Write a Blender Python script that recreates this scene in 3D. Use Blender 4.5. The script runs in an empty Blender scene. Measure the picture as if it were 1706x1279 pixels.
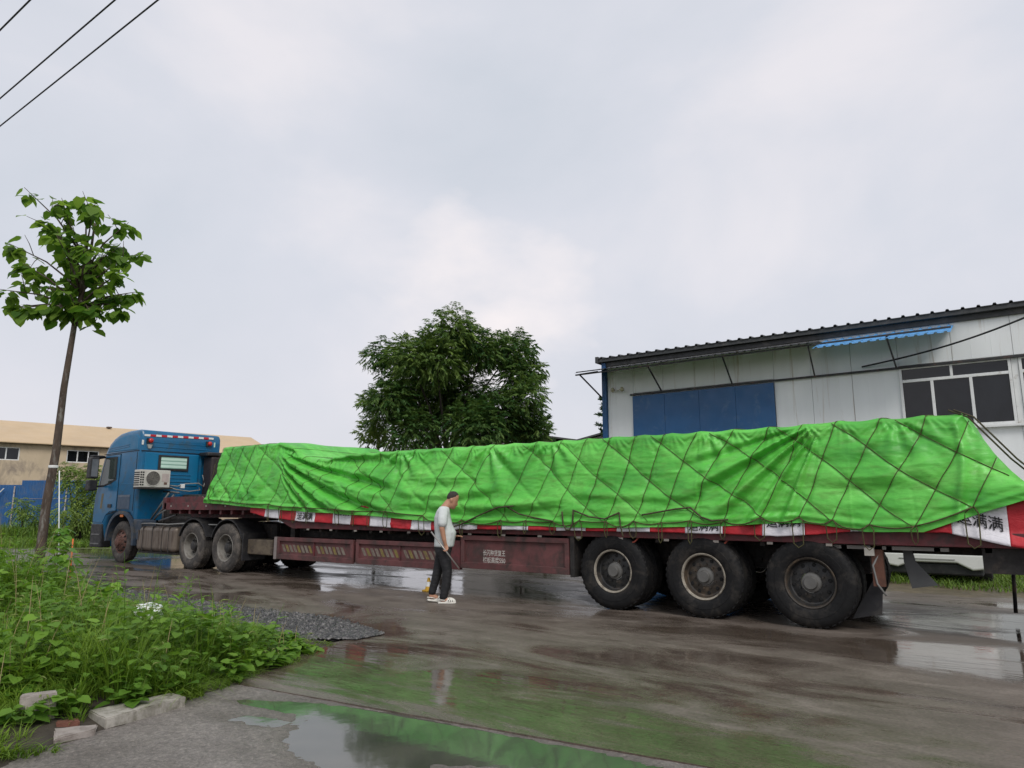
import bpy, bmesh, math, random
import numpy as np
from mathutils import Vector, Matrix, Euler

random.seed(7)
RNG = np.random.default_rng(11)
scene = bpy.context.scene

# ------------------------------------------------------------------ camera, sky, sun, exposure
# World frame: +X runs along the trailer towards its tail, +Y away from the camera, Z up.
# The origin lies on the ground under the middle trailer axle, at the outer tyre face.
TH = 0.625
cam_data = bpy.data.cameras.new("camera")
cam = bpy.data.objects.new("camera", cam_data)
scene.collection.objects.link(cam)
cam.location = (3.48, -9.02, 1.42)
cam.rotation_euler = (math.pi / 2 + 0.172, 0.0, TH)
cam_data.sensor_fit = 'HORIZONTAL'
cam_data.sensor_width = 36.0
cam_data.lens = 1170.0 / 1706.0 * 36.0
cam_data.clip_start = 0.1
cam_data.clip_end = 2000.0
scene.camera = cam
scene.render.resolution_x, scene.render.resolution_y = 1024, 768

SUN_DIR = Vector((0.80, -0.62, 1.05)).normalized()
world = bpy.data.worlds.new("World")
scene.world = world
world.use_nodes = True
wt = world.node_tree
wt.nodes.clear()
def wn(t, **k):
    n = wt.nodes.new(t)
    for a, b in k.items():
        setattr(n, a, b)
    return n
w_out = wn('ShaderNodeOutputWorld'); w_bg = wn('ShaderNodeBackground')
w_bg2 = wn('ShaderNodeBackground'); w_add = wn('ShaderNodeAddShader')
w_sky = wn('ShaderNodeTexSky', sky_type='NISHITA', sun_disc=False)
w_sky.sun_elevation = math.asin(SUN_DIR.z)
w_sky.sun_rotation = math.atan2(SUN_DIR.x, SUN_DIR.y)
w_sky.dust_density = 3.0
w_tc = wn('ShaderNodeTexCoord')
w_map = wn('ShaderNodeMapping'); w_map.inputs['Scale'].default_value = (1.0, 1.0, 1.7)
w_map.inputs['Location'].default_value = (0.42, 1.3, 0.15)
w_n1 = wn('ShaderNodeTexNoise'); w_n1.inputs['Scale'].default_value = 1.9
w_n1.inputs['Detail'].default_value = 7.0; w_n1.inputs['Roughness'].default_value = 0.50
w_n1.inputs['Distortion'].default_value = 0.25
w_r1 = wn('ShaderNodeValToRGB')
w_r1.color_ramp.elements[0].position = 0.36; w_r1.color_ramp.elements[0].color = (0.525, 0.555, 0.612, 1)
w_r1.color_ramp.elements[1].position = 0.66; w_r1.color_ramp.elements[1].color = (0.690, 0.672, 0.705, 1)
e = w_r1.color_ramp.elements.new(0.52); e.color = (0.585, 0.600, 0.655, 1)
w_sep = wn('ShaderNodeSeparateXYZ')
w_hr = wn('ShaderNodeMapRange'); w_hr.inputs['From Min'].default_value = 0.0; w_hr.inputs['From Max'].default_value = 0.34
w_hr.inputs['To Min'].default_value = 0.62; w_hr.inputs['To Max'].default_value = 0.0
w_mix = wn('ShaderNodeMix', data_type='RGBA')
w_mix.inputs[7].default_value = (0.640, 0.622, 0.665, 1)
L = wt.links.new
L(w_tc.outputs['Generated'], w_map.inputs['Vector']); L(w_map.outputs['Vector'], w_n1.inputs['Vector'])
L(w_n1.outputs['Fac'], w_r1.inputs['Fac']); L(w_tc.outputs['Generated'], w_sep.inputs['Vector'])
L(w_sep.outputs['Z'], w_hr.inputs['Value']); L(w_hr.outputs['Result'], w_mix.inputs[0])
L(w_r1.outputs['Color'], w_mix.inputs[6])
# a thin, warm break in the cloud low over the trees
w_dot = wn('ShaderNodeVectorMath', operation='DOT_PRODUCT'); w_dot.inputs[1].default_value = Vector((-0.603, 0.760, 0.263)).normalized()
L(w_tc.outputs['Generated'], w_dot.inputs[0])
w_n2 = wn('ShaderNodeTexNoise'); w_n2.inputs['Scale'].default_value = 7.0; w_n2.inputs['Detail'].default_value = 6.0; L(w_map.outputs['Vector'], w_n2.inputs['Vector'])
w_ds = wn('ShaderNodeMapRange'); L(w_dot.outputs['Value'], w_ds.inputs['Value'])
for i_, v_ in zip(('From Min', 'From Max', 'To Min', 'To Max'), (0.978, 0.9995, -0.55, 0.62)): w_ds.inputs[i_].default_value = v_
w_ad = wn('ShaderNodeMath', operation='ADD', use_clamp=True); L(w_ds.outputs['Result'], w_ad.inputs[0]); 
w_sb = wn('ShaderNodeMapRange'); L(w_n2.outputs['Fac'], w_sb.inputs['Value'])
for i_, v_ in zip(('From Min', 'From Max', 'To Min', 'To Max'), (0.35, 0.65, -0.35, 0.35)): w_sb.inputs[i_].default_value = v_
w_sb.clamp = False; L(w_sb.outputs['Result'], w_ad.inputs[1])
w_mix2 = wn('ShaderNodeMix', data_type='RGBA'); w_mix2.inputs[7].default_value = (0.80, 0.745, 0.745, 1); L(w_ad.outputs[0], w_mix2.inputs[0])
L(w_mix.outputs[2], w_mix2.inputs[6]); L(w_mix2.outputs[2], w_bg.inputs['Color']); w_bg.inputs['Strength'].default_value = 0.90
L(w_sky.outputs['Color'], w_bg2.inputs['Color']); w_bg2.inputs['Strength'].default_value = 0.006
L(w_bg.outputs['Background'], w_add.inputs[0]); L(w_bg2.outputs['Background'], w_add.inputs[1])
L(w_add.outputs['Shader'], w_out.inputs['Surface'])

sun_data = bpy.data.lights.new("sun", 'SUN')
sun_data.energy = 1.5
sun_data.angle = math.radians(24)
sun_data.color = (1.0, 0.965, 0.92)
sun = bpy.data.objects.new("sun", sun_data)
scene.collection.objects.link(sun)
sun.rotation_euler = SUN_DIR.to_track_quat('Z', 'Y').to_euler()

vs = scene.view_settings
vs.view_transform = 'Standard'; vs.look = 'None'
vs.exposure = 0.38; vs.gamma = 1.0; vs.use_curve_mapping = False
scene.cycles.max_bounces = 8
scene.cycles.diffuse_bounces = 3
scene.cycles.glossy_bounces = 3
scene.cycles.transmission_bounces = 4
scene.cycles.transparent_max_bounces = 6
scene.cycles.sample_clamp_indirect = 6.0
scene.cycles.use_denoising = True

# ------------------------------------------------------------------ helpers
COL = scene.collection
ORG = np.array([2.455, 9.347])
XA = np.array([math.cos(TH), -math.sin(TH)]); YA = np.array([math.sin(TH), math.cos(TH)])
def C(x, y, z=0.0):
    """a point given to the right of / in front of the standpoint, in the world frame"""
    d = np.array([x, y]) - ORG
    return (float(d @ XA), float(d @ YA), z)
CAMDIR_R = (math.cos(TH), math.sin(TH))           # the photographer's right hand side
CAMDIR_F = (-math.sin(TH), math.cos(TH))

def lin(*c):
    return tuple((v / 255 / 12.92) if v / 255 <= .04045 else ((v / 255 + .055) / 1.055) ** 2.4 for v in c)

_P = np.random.default_rng(3).permutation(256)
_P = np.concatenate([_P, _P, _P])
_G = np.random.default_rng(4).normal(size=(256, 3)); _G /= np.linalg.norm(_G, axis=1)[:, None]
def pn(x, y, z=0.0):
    """gradient noise, about -0.7 .. 0.7"""
    x, y, z = np.broadcast_arrays(np.asarray(x, float), np.asarray(y, float), np.asarray(z, float))
    xi, yi, zi = np.floor(x).astype(int), np.floor(y).astype(int), np.floor(z).astype(int)
    xf, yf, zf = x - xi, y - yi, z - zi
    u, v, w = (t * t * t * (t * (t * 6 - 15) + 10) for t in (xf, yf, zf))
    def g(dx, dy, dz):
        h = _P[_P[_P[(xi + dx) & 255] + ((yi + dy) & 255)] + ((zi + dz) & 255)]
        gr = _G[h]
        return gr[..., 0] * (xf - dx) + gr[..., 1] * (yf - dy) + gr[..., 2] * (zf - dz)
    lp = lambda a, b, t: a + t * (b - a)
    return lp(lp(lp(g(0,0,0), g(1,0,0), u), lp(g(0,1,0), g(1,1,0), u), v),
              lp(lp(g(0,0,1), g(1,0,1), u), lp(g(0,1,1), g(1,1,1), u), v), w)
def fbm(x, y, z=0.0, o=3):
    s = 0; a = 1.0; k = 1.0
    for i in range(o):
        s = s + a * pn(np.asarray(x) * k + 7.3 * i, np.asarray(y) * k - 3.1 * i, z); a *= .5; k *= 2.03
    return s
def sstep(a, b, x):
    t = np.clip((np.asarray(x, float) - a) / (b - a), 0, 1)
    return t * t * (3 - 2 * t)

# materials -----------------------------------------------------------------
def new_mat(name):
    m = bpy.data.materials.new(name); m.use_nodes = True
    nt = m.node_tree; b = nt.nodes['Principled BSDF']
    return m, nt, b
def node(nt, t, **k):
    n = nt.nodes.new(t)
    for a, b in k.items():
        setattr(n, a, b)
    return n
def noise(nt, vec, scale, detail=4, rough=.55, dist=0.0):
    n = node(nt, 'ShaderNodeTexNoise')
    n.inputs['Scale'].default_value = scale; n.inputs['Detail'].default_value = detail
    n.inputs['Roughness'].default_value = rough; n.inputs['Distortion'].default_value = dist
    if vec is not None: nt.links.new(vec, n.inputs['Vector'])
    return n
def coords(nt, scale=(1, 1, 1), rot=(0, 0, 0), loc=(0, 0, 0)):
    tc = node(nt, 'ShaderNodeTexCoord'); mp = node(nt, 'ShaderNodeMapping')
    mp.inputs['Scale'].default_value = scale; mp.inputs['Rotation'].default_value = rot
    mp.inputs['Location'].default_value = loc
    nt.links.new(tc.outputs['Object'], mp.inputs['Vector'])
    return mp.outputs['Vector']
def ramp(nt, fac, stops):
    r = node(nt, 'ShaderNodeValToRGB'); el = r.color_ramp.elements
    while len(el) < len(stops): el.new(0.5)
    for e_, (p, c) in zip(el, stops):
        e_.position = p; e_.color = (*c[:3], 1) if len(c) >= 3 else (c[0], c[0], c[0], 1)
    nt.links.new(fac, r.inputs['Fac'])
    return r.outputs['Color']
def mixc(nt, fac, a, b, mode='MIX'):
    m = node(nt, 'ShaderNodeMix', data_type='RGBA', blend_type=mode)
    if isinstance(fac, (int, float)): m.inputs[0].default_value = fac
    else: nt.links.new(fac, m.inputs[0])
    for s, v in ((6, a), (7, b)):
        if isinstance(v, tuple): m.inputs[s].default_value = (*v[:3], 1)
        else: nt.links.new(v, m.inputs[s])
    return m.outputs[2]
def maprange(nt, v, a, b, c, d):
    m = node(nt, 'ShaderNodeMapRange')
    for i, x in zip(('From Min', 'From Max', 'To Min', 'To Max'), (a, b, c, d)): m.inputs[i].default_value = x
    nt.links.new(v, m.inputs['Value'])
    return m.outputs['Result']
def bump(nt, bsdf, h, strength, dist=0.02):
    b = node(nt, 'ShaderNodeBump'); b.inputs['Strength'].default_value = strength
    b.inputs['Distance'].default_value = dist
    nt.links.new(h, b.inputs['Height']); nt.links.new(b.outputs['Normal'], bsdf.inputs['Normal'])
    return b
_MATS = {}
def mat(name, col, rough=.5, metal=0.0, var=.18, vscale=4.0, bmp=0.0, bscale=60.0, dirt=None, coat=0.0, rvar=.12, spec=.5, stretch=(1, 1, 1), shuffle=False):
    """painted / plain surface: colour that drifts a little, uneven gloss, optional grime of its own shape"""
    if name in _MATS: return _MATS[name]
    m, nt, b = new_mat(name)
    v = coords(nt, stretch)
    if shuffle:                                   # each copy of a part wears differently
        oi = node(nt, 'ShaderNodeObjectInfo'); sc_ = node(nt, 'ShaderNodeVectorMath', operation='ADD'); mu = node(nt, 'ShaderNodeMath', operation='MULTIPLY'); mu.inputs[1].default_value = 37.0
        nt.links.new(oi.outputs['Random'], mu.inputs[0]); nt.links.new(v, sc_.inputs[0]); nt.links.new(mu.outputs[0], sc_.inputs[1]); v = sc_.outputs[0]
    n1 = noise(nt, v, vscale, 5, .6)
    lo = tuple(c * (1 - var) for c in col); hi = tuple(min(1, c * (1 + var)) for c in col)
    cc = ramp(nt, n1.outputs['Fac'], [(.3, lo), (.7, hi)])
    if dirt:
        dc, amt, ds = dirt
        n2 = noise(nt, v, ds, 8, .68, .4)
        f = maprange(nt, n2.outputs['Fac'], .62 - amt * .35, .72 - amt * .15, 0, 1)
        cc = mixc(nt, f, cc, dc)
    nt.links.new(cc, b.inputs['Base Color'])
    n3 = noise(nt, v, vscale * 2.7, 4)
    nt.links.new(maprange(nt, n3.outputs['Fac'], .3, .7, max(.02, rough - rvar), min(1, rough + rvar)), b.inputs['Roughness'])
    b.inputs['Metallic'].default_value = metal
    b.inputs['Coat Weight'].default_value = coat
    b.inputs['Coat Roughness'].default_value = .12
    b.inputs['Specular IOR Level'].default_value = spec
    if bmp:
        n4 = noise(nt, v, bscale, 4)
        bump(nt, b, n4.outputs['Fac'], bmp, .01)
    _MATS[name] = m
    return m
def foliage(name, c_lo, c_hi, trans=.35, rough=.5, use_obj=False):
    if name in _MATS: return _MATS[name]
    m, nt, b = new_mat(name)
    if use_obj:
        src = node(nt, 'ShaderNodeObjectInfo').outputs['Random']
    else:
        a = node(nt, 'ShaderNodeAttribute', attribute_name='tint'); src = a.outputs['Fac']
    cc = ramp(nt, src, [(0.0, c_lo), (1.0, c_hi)])
    nt.links.new(cc, b.inputs['Base Color']); b.inputs['Roughness'].default_value = rough
    b.inputs['Specular IOR Level'].default_value = .25
    t = node(nt, 'ShaderNodeBsdfTranslucent')
    br = mixc(nt, 1.0, cc, (1.0, 1.0, .62), 'MULTIPLY')
    nt.links.new(br, t.inputs['Color'])
    ms = node(nt, 'ShaderNodeMixShader'); ms.inputs[0].default_value = trans
    nt.links.new(b.outputs[0], ms.inputs[1]); nt.links.new(t.outputs[0], ms.inputs[2])
    nt.links.new(ms.outputs[0], nt.nodes['Material Output'].inputs['Surface'])
    _MATS[name] = m
    return m

# objects -------------------------------------------------------------------
def put(o, parent=None, keep=True):
    COL.objects.link(o)
    if parent is not None:
        o.parent = parent
        if keep:
            M = Matrix.Identity(4); p = parent; chain = []
            while p is not None:
                chain.append(p); p = p.parent
            for q in reversed(chain):
                M = M @ q.matrix_parent_inverse @ q.matrix_basis
            o.matrix_parent_inverse = M.inverted()
    return o
def tag(o, label=None, cat=None, group=None, kind=None):
    if label: o['label'] = label
    if cat: o['category'] = cat
    if group: o['group'] = group
    if kind: o['kind'] = kind
    return o
def empty(name, loc=(0, 0, 0), rz=0.0, parent=None, keep=True):
    o = bpy.data.objects.new(name, None); o.location = loc; o.rotation_euler = (0, 0, rz)
    o.empty_display_size = .2
    return put(o, parent, keep)
def mesh_from(name, V, F):
    me = bpy.data.meshes.new(name); me.from_pydata([tuple(map(float, v)) for v in V], [], F); me.update()
    return me
def mesh_np(name, V, quads=None, tris=None, tint=None):
    """fast mesh from arrays; tint: one value per vertex"""
    V = np.asarray(V, np.float32); me = bpy.data.meshes.new(name)
    me.vertices.add(len(V)); me.vertices.foreach_set('co', V.ravel())
    parts = []; sizes = []
    if quads is not None and len(quads): parts.append(np.asarray(quads, np.int32).ravel()); sizes.append(np.full(len(quads), 4, np.int32))
    if tris is not None and len(tris): parts.append(np.asarray(tris, np.int32).ravel()); sizes.append(np.full(len(tris), 3, np.int32))
    li = np.concatenate(parts); sz = np.concatenate(sizes); st = np.concatenate([[0], np.cumsum(sz)[:-1]]).astype(np.int32)
    me.loops.add(len(li)); me.loops.foreach_set('vertex_index', li)
    me.polygons.add(len(sz)); me.polygons.foreach_set('loop_start', st)
    me.update(calc_edges=True); me.validate()
    if tint is not None:
        at = me.attributes.new('tint', 'FLOAT', 'POINT'); at.data.foreach_set('value', np.asarray(tint, np.float32))
    return me
def obj(name, me, m, parent=None, smooth=False, angle=None, keep=True, bevel=0.0, seg=2):
    if m is not None:
        for x in (m if isinstance(m, (list, tuple)) else [m]):
            if x.name not in [q.name for q in me.materials if q]: me.materials.append(x)
    o = bpy.data.objects.new(name, me); put(o, parent, keep)
    if smooth or angle:
        me.polygons.foreach_set('use_smooth', np.ones(len(me.polygons), bool))
        if angle: me.set_sharp_from_angle(angle=math.radians(angle))
    if bevel:
        md = o.modifiers.new('edge', 'BEVEL'); md.width = bevel; md.segments = seg; md.limit_method = 'ANGLE'
        md.angle_limit = math.radians(40)
    return o
class MB:
    def __init__(s): s.v = []; s.f = []
    def add(s, V, F):
        n = len(s.v); s.v += [tuple(map(float, p)) for p in V]; s.f += [tuple(i + n for i in f) for f in F]; return s
    def box(s, x0, x1, y0, y1, z0, z1, R=None, at=None):
        V = [(x, y, z) for z in (z0, z1) for y in (y0, y1) for x in (x0, x1)]
        if R is not None:
            V = [tuple(R @ Vector(p) + Vector(at)) for p in V]
        return s.add(V, [(0, 2, 3, 1), (4, 5, 7, 6), (0, 1, 5, 4), (2, 6, 7, 3), (0, 4, 6, 2), (1, 3, 7, 5)])
    def bar(s, p0, p1, w, h, up=(0, 0, 1)):
        p0, p1 = Vector(p0), Vector(p1); d = (p1 - p0); Ln = d.length; d.normalize()
        sd = d.cross(Vector(up))
        if sd.length < 1e-4: sd = d.cross(Vector((1, 0, 0)))
        sd.normalize(); u = sd.cross(d)
        V = [p + sd * a * w / 2 + u * b * h / 2 for p in (p0, p1) for a, b in ((-1, -1), (1, -1), (1, 1), (-1, 1))]
        return s.add(V, [(0, 1, 2, 3), (7, 6, 5, 4), (0, 4, 5, 1), (1, 5, 6, 2), (2, 6, 7, 3), (3, 7, 4, 0)])
    def tube(s, pts, r, n=8, caps=True):
        pts = [Vector(p) for p in pts]; k = len(pts); rs = r if isinstance(r, (list, tuple, np.ndarray)) else [r] * k
        V = []; F = []; prev = None
        for i, p in enumerate(pts):
            t = (pts[min(i + 1, k - 1)] - pts[max(i - 1, 0)])
            t = t.normalized() if t.length > 1e-9 else Vector((0, 0, 1))
            if prev is None:
                a = t.cross(Vector((0, 0, 1)))
                if a.length < .05: a = t.cross(Vector((1, 0, 0)))
            else:
                a = prev - t * prev.dot(t)
            a.normalize(); prev = a; b = t.cross(a)
            for j in range(n):
                q = 2 * math.pi * j / n
                V.append(p + (a * math.cos(q) + b * math.sin(q)) * rs[i])
        for i in range(k - 1):
            for j in range(n):
                F.append((i * n + j, i * n + (j + 1) % n, (i + 1) * n + (j + 1) % n, (i + 1) * n + j))
        if caps: F += [tuple(range(n - 1, -1, -1)), tuple((k - 1) * n + j for j in range(n))]
        return s.add(V, F)
    def lathe(s, prof, c, axis='Y', n=32, close=False):
        V = []; F = []; k = len(prof)
        for r, h in prof:
            for j in range(n):
                q = 2 * math.pi * j / n; a, b = r * math.cos(q), r * math.sin(q)
                V.append({'Y': (c[0] + a, c[1] + h, c[2] + b), 'Z': (c[0] + a, c[1] + b, c[2] + h), 'X': (c[0] + h, c[1] + a, c[2] + b)}[axis])
        for i in range(k - 1):
            for j in range(n):
                f = (i * n + j, i * n + (j + 1) % n, (i + 1) * n + (j + 1) % n, (i + 1) * n + j)
                F.append(f if axis != 'Y' else f[::-1])
        if close:
            F += [tuple(range(n)), tuple((k - 1) * n + j for j in reversed(range(n)))]
        return s.add(V, F)
    def prism(s, poly, axis, a, b):
        """poly: 2d points; axis Y: (x,z), X: (y,z), Z: (x,y)"""
        n = len(poly)
        def P(p, h): return {'Y': (p[0], h, p[1]), 'X': (h, p[0], p[1]), 'Z': (p[0], p[1], h)}[axis]
        V = [P(p, a) for p in poly] + [P(p, b) for p in poly]
        F = [tuple(range(n)), tuple(range(2 * n - 1, n - 1, -1))] + [(i, n + i, n + (i + 1) % n, (i + 1) % n) for i in range(n)]
        return s.add(V, F)
    def mesh(s, name='mesh'):
        me = mesh_from(name, s.v, s.f)
        bm = bmesh.new(); bm.from_mesh(me); bmesh.ops.recalc_face_normals(bm, faces=bm.faces); bm.to_mesh(me); bm.free()
        return me
    def obj(s, name, m, parent=None, **k): return obj(name, s.mesh(name), m, parent, **k)
def copy_obj(o, parent, loc=None, name=None):
    c = o.copy(); COL.objects.link(c); c.parent = parent
    if loc is not None: c.location = loc
    return c
def grid_faces(nu, nv):
    i, j = np.meshgrid(np.arange(nu - 1), np.arange(nv - 1), indexing='ij')
    a = (i * nv + j).ravel()
    return np.stack([a, a + nv, a + nv + 1, a + 1], 1)
def text_mesh(txt, size=1.0, offset=0.0, sub=0):
    cu = bpy.data.curves.new('lettering', 'FONT'); cu.body = txt; cu.size = size; cu.offset = offset
    cu.resolution_u = 3
    o = bpy.data.objects.new('lettering_tmp', cu); COL.objects.link(o)
    dg = bpy.context.evaluated_depsgraph_get(); dg.update()
    me = bpy.data.meshes.new_from_object(o.evaluated_get(dg)); bpy.data.objects.remove(o)
    bm = bmesh.new(); bm.from_mesh(me); bmesh.ops.triangulate(bm, faces=bm.faces)
    for _ in range(sub): bmesh.ops.subdivide_edges(bm, edges=bm.edges, cuts=1)
    bm.to_mesh(me); bm.free()
    V = np.array([v.co[:] for v in me.vertices]) if len(me.vertices) else np.zeros((0, 3))
    F = [tuple(p.vertices) for p in me.polygons]; bpy.data.meshes.remove(me)
    return V, F

# ------------------------------------------------------------------ ground, road, verge
def wet_concrete():
    m, nt, b = new_mat('wet concrete')
    v = coords(nt); vx = coords(nt, (.30, 1.0, 1.0), (0, 0, .05))
    film = noise(nt, coords(nt, (.45, 1.15, 1)), .75, 10, .66, .8); mid = noise(nt, v, 2.3, 9, .68, .5); fine = noise(nt, v, 42, 5, .7); stk = noise(nt, vx, 3.1, 9, .68, .7)
    scr = noise(nt, coords(nt, (.22, 2.6, 1), (0, 0, .22)), 1.6, 10, .72, 1.6)
    c1 = ramp(nt, mid.outputs['Fac'], [(.30, (.090, .073, .061)), (.5, (.135, .111, .094)), (.72, (.20, .170, .145))])
    c2 = ramp(nt, stk.outputs['Fac'], [(.34, (.075, .060, .050)), (.54, (.138, .114, .096)), (.70, (.23, .197, .170))])
    c = mixc(nt, .55, c1, c2)
    c = mixc(nt, maprange(nt, scr.outputs['Fac'], .60, .68, 0, .42), c, (.30, .265, .23))
    c = mixc(nt, .8, c, ramp(nt, fine.outputs['Fac'], [(.28, (.55, .54, .53)), (.5, (1, 1, 1)), (.74, (1.55, 1.5, 1.45))]), 'MULTIPLY')
    # standing film of water: dark and mirror smooth, elsewhere damp grain pokes through
    acc = film.outputs['Fac']
    for (cx, cy, rx, ry, am) in ((3.1, -.9, 1.7, 1.0, .20), (3.8, 1.6, 2.2, 1.3, .16), (-6.0, 1.9, 4.2, 1.5, .08), (-13.2, 1.2, 2.6, 1.5, .12), (.2, -4.6, 3.4, .75, .10), (-2.2, -3.6, 1.3, .9, .10), (-19, 3, 6, 2.5, .14)):
        sp_ = node(nt, 'ShaderNodeVectorMath', operation='LENGTH'); nt.links.new(coords(nt, (1 / rx, 1 / ry, 0), (0, 0, 0), (-cx / rx, -cy / ry, 0)), sp_.inputs[0])
        a_ = node(nt, 'ShaderNodeMath', operation='ADD'); nt.links.new(acc, a_.inputs[0]); nt.links.new(maprange(nt, sp_.outputs['Value'], .35, 1.1, am, 0), a_.inputs[1]); acc = a_.outputs[0]
    wet = maprange(nt, acc, .45, .59, 0, 1)
    c = mixc(nt, wet, c, mixc(nt, 1.0, c, (.62, .58, .54), 'MULTIPLY'))
    nt.links.new(c, b.inputs['Base Color'])
    rg = node(nt, 'ShaderNodeMath', operation='ADD', use_clamp=True); nt.links.new(maprange(nt, wet, 0, 1, .42, .025), rg.inputs[0]); nt.links.new(maprange(nt, mid.outputs['Fac'], .4, .7, 0, .10), rg.inputs[1])
    nt.links.new(rg.outputs[0], b.inputs['Roughness'])
    b.inputs['IOR'].default_value = 1.38
    rp = noise(nt, coords(nt, (.8, 2.6, 1)), 4.0, 3, .5)
    dry = maprange(nt, wet, 0, 1, .55, .02)
    g = node(nt, 'ShaderNodeMath', operation='MULTIPLY'); nt.links.new(fine.outputs['Fac'], g.inputs[0]); nt.links.new(dry, g.inputs[1])
    h = node(nt, 'ShaderNodeMath', operation='ADD'); nt.links.new(rp.outputs['Fac'], h.inputs[0]); nt.links.new(g.outputs[0], h.inputs[1])
    bump(nt, b, h.outputs[0], .16, .012)
    return m
def drive_mat():
    m, nt, b = new_mat('coarse concrete')
    v = coords(nt)
    big = noise(nt, v, 1.1, 6, .6, .5); fine = noise(nt, v, 70, 5, .7); vo = node(nt, 'ShaderNodeTexVoronoi')
    vo.inputs['Scale'].default_value = 55; nt.links.new(v, vo.inputs['Vector'])
    c = ramp(nt, big.outputs['Fac'], [(.3, (.215, .190, .170)), (.52, (.31, .28, .255)), (.72, (.41, .375, .345))])
    md_ = noise(nt, v, 24, 5, .65, .3)
    sp = ramp(nt, fine.outputs['Fac'], [(.3, (.5, .5, .5)), (.55, (1, 1, 1)), (.72, (1.6, 1.55, 1.5))])
    sp = mixc(nt, 1.0, sp, ramp(nt, md_.outputs['Fac'], [(.30, (.55, .54, .53)), (.5, (1, 1, 1)), (.70, (1.45, 1.42, 1.4))]), 'MULTIPLY')
    c = mixc(nt, .75, c, sp, 'MULTIPLY')
    c = mixc(nt, .35, c, mixc(nt, 1.0, c, ramp(nt, vo.outputs['Distance'], [(0, (1.3, 1.28, 1.25)), (.5, (.6, .6, .6))]), 'MULTIPLY'))
    # damp, water-logged low ground is darker
    geo = node(nt, 'ShaderNodeNewGeometry'); sx = node(nt, 'ShaderNodeSeparateXYZ'); nt.links.new(geo.outputs['Position'], sx.inputs[0])
    wet = maprange(nt, sx.outputs['Z'], -.020, -.004, 1, 0)
    c = mixc(nt, wet, c, mixc(nt, 1.0, c, (.45, .42, .40), 'MULTIPLY'))
    nt.links.new(c, b.inputs['Base Color'])
    nt.links.new(maprange(nt, wet, 0, 1, .5, .16), b.inputs['Roughness'])
    h = node(nt, 'ShaderNodeMath', operation='ADD'); nt.links.new(fine.outputs['Fac'], h.inputs[0]); nt.links.new(md_.outputs['Fac'], h.inputs[1])
    bump(nt, b, h.outputs[0], .9, .03)
    return m
def water_mat():
    m, nt, b = new_mat('puddle water')
    v = coords(nt)
    n = noise(nt, v, 2.2, 4)
    nt.links.new(ramp(nt, n.outputs['Fac'], [(.3, (.050, .056, .044)), (.7, (.090, .090, .074))]), b.inputs['Base Color'])
    b.inputs['Roughness'].default_value = .055; b.inputs['IOR'].default_value = 1.6
    w = noise(nt, v, 7, 3, .5); bump(nt, b, w.outputs['Fac'], .05, .01)
    return m
M_YARD = wet_concrete(); M_DRIVE = drive_mat(); M_WATER = water_mat()
M_SOIL = mat('dark soil', (.045, .036, .026), .85, var=.4, vscale=6, bmp=.8, bscale=40)
M_EARTH = mat('far earth', (.09, .085, .05), .9, var=.4, vscale=.5)

tag(obj('ground', mesh_from('ground', [(-700, -700, -.09), (700, -700, -.09), (700, 700, -.09), (-700, 700, -.09)], [(0, 1, 2, 3)]), M_EARTH), kind='structure')

def yj(x): return -5.214 + .1185 * np.asarray(x, float)
xs = np.concatenate([np.arange(-2.6, 7.0, .05), [12.0, 45.0]])
edge_n = .012 * fbm(xs * 3.1, xs * 0 + 5, o=4)
vv = [(x, float(yj(x) + e_), 0.0) for x, e_ in zip(xs, edge_n)]
n0 = len(vv)
V = vv + [(45, 60, 0), (-90, 60, 0), (-90, -3.4, 0), (-2.6, -3.4, 0)] + [(x, y - .004, -.07) for x, y, z in vv]
F = [tuple(range(n0 + 4))] + [(i, n0 + 4 + i, n0 + 4 + i + 1, i + 1) for i in range(n0 - 1)]
tag(obj('yard_pavement', mesh_from('yard_pavement', V, F), M_YARD), kind='structure')

# the driveway in front, with shallow hollows that hold water
gx = np.arange(-3.4, 6.5, .028); gy = np.arange(-9.6, -4.3, .028)
GX, GY = np.meshgrid(gx, gy, indexing='ij')
def drive_h(x, y):
    h = -.0055 + .0035 * fbm(x * 1.6, y * 1.6, o=3) + .0034 * fbm(x * 11, y * 11, 3, o=3)
    for cx, cy, rx, ry, a, rot in ((.02, -5.86, .62, .36, .017, -.35), (.95, -5.42, 1.15, .26, .018, .12), (-1.15, -5.62, .42, .10, .012, .3),
                                   (-.1, -5.42, .8, .16, .015, .12), (-1.0, -5.95, .35, .12, .010, .2), (2.6, -5.6, .5, .2, .008, .1)):
        dx, dy = x - cx, y - cy; u = dx * math.cos(rot) + dy * math.sin(rot); w = -dx * math.sin(rot) + dy * math.cos(rot)
        h = h - a * np.exp(-((u / rx) ** 2 + (w / ry) ** 2))
    return h - .0
Hh = drive_h(GX, GY)
Vd = np.stack([GX, GY, Hh], -1).reshape(-1, 3)
keep = (GY < yj(GX) + .06).ravel()
Q = grid_faces(len(gx), len(gy)); Q = Q[keep[Q].all(1)]
o = obj('driveway', mesh_np('driveway', Vd, Q), M_DRIVE, smooth=True); tag(o, kind='structure')
WZ = -.0128
wx = np.arange(-2.4, 5.0, .1)
Vw = [(x, float(yj(x)) + .02, WZ) for x in wx] + [(x, -6.75, WZ) for x in wx]
n = len(wx)
tag(obj('puddle_water', mesh_from('puddle_water', Vw, [(i, n + i, n + i + 1, i + 1) for i in range(n - 1)]), M_WATER), kind='structure')

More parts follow.
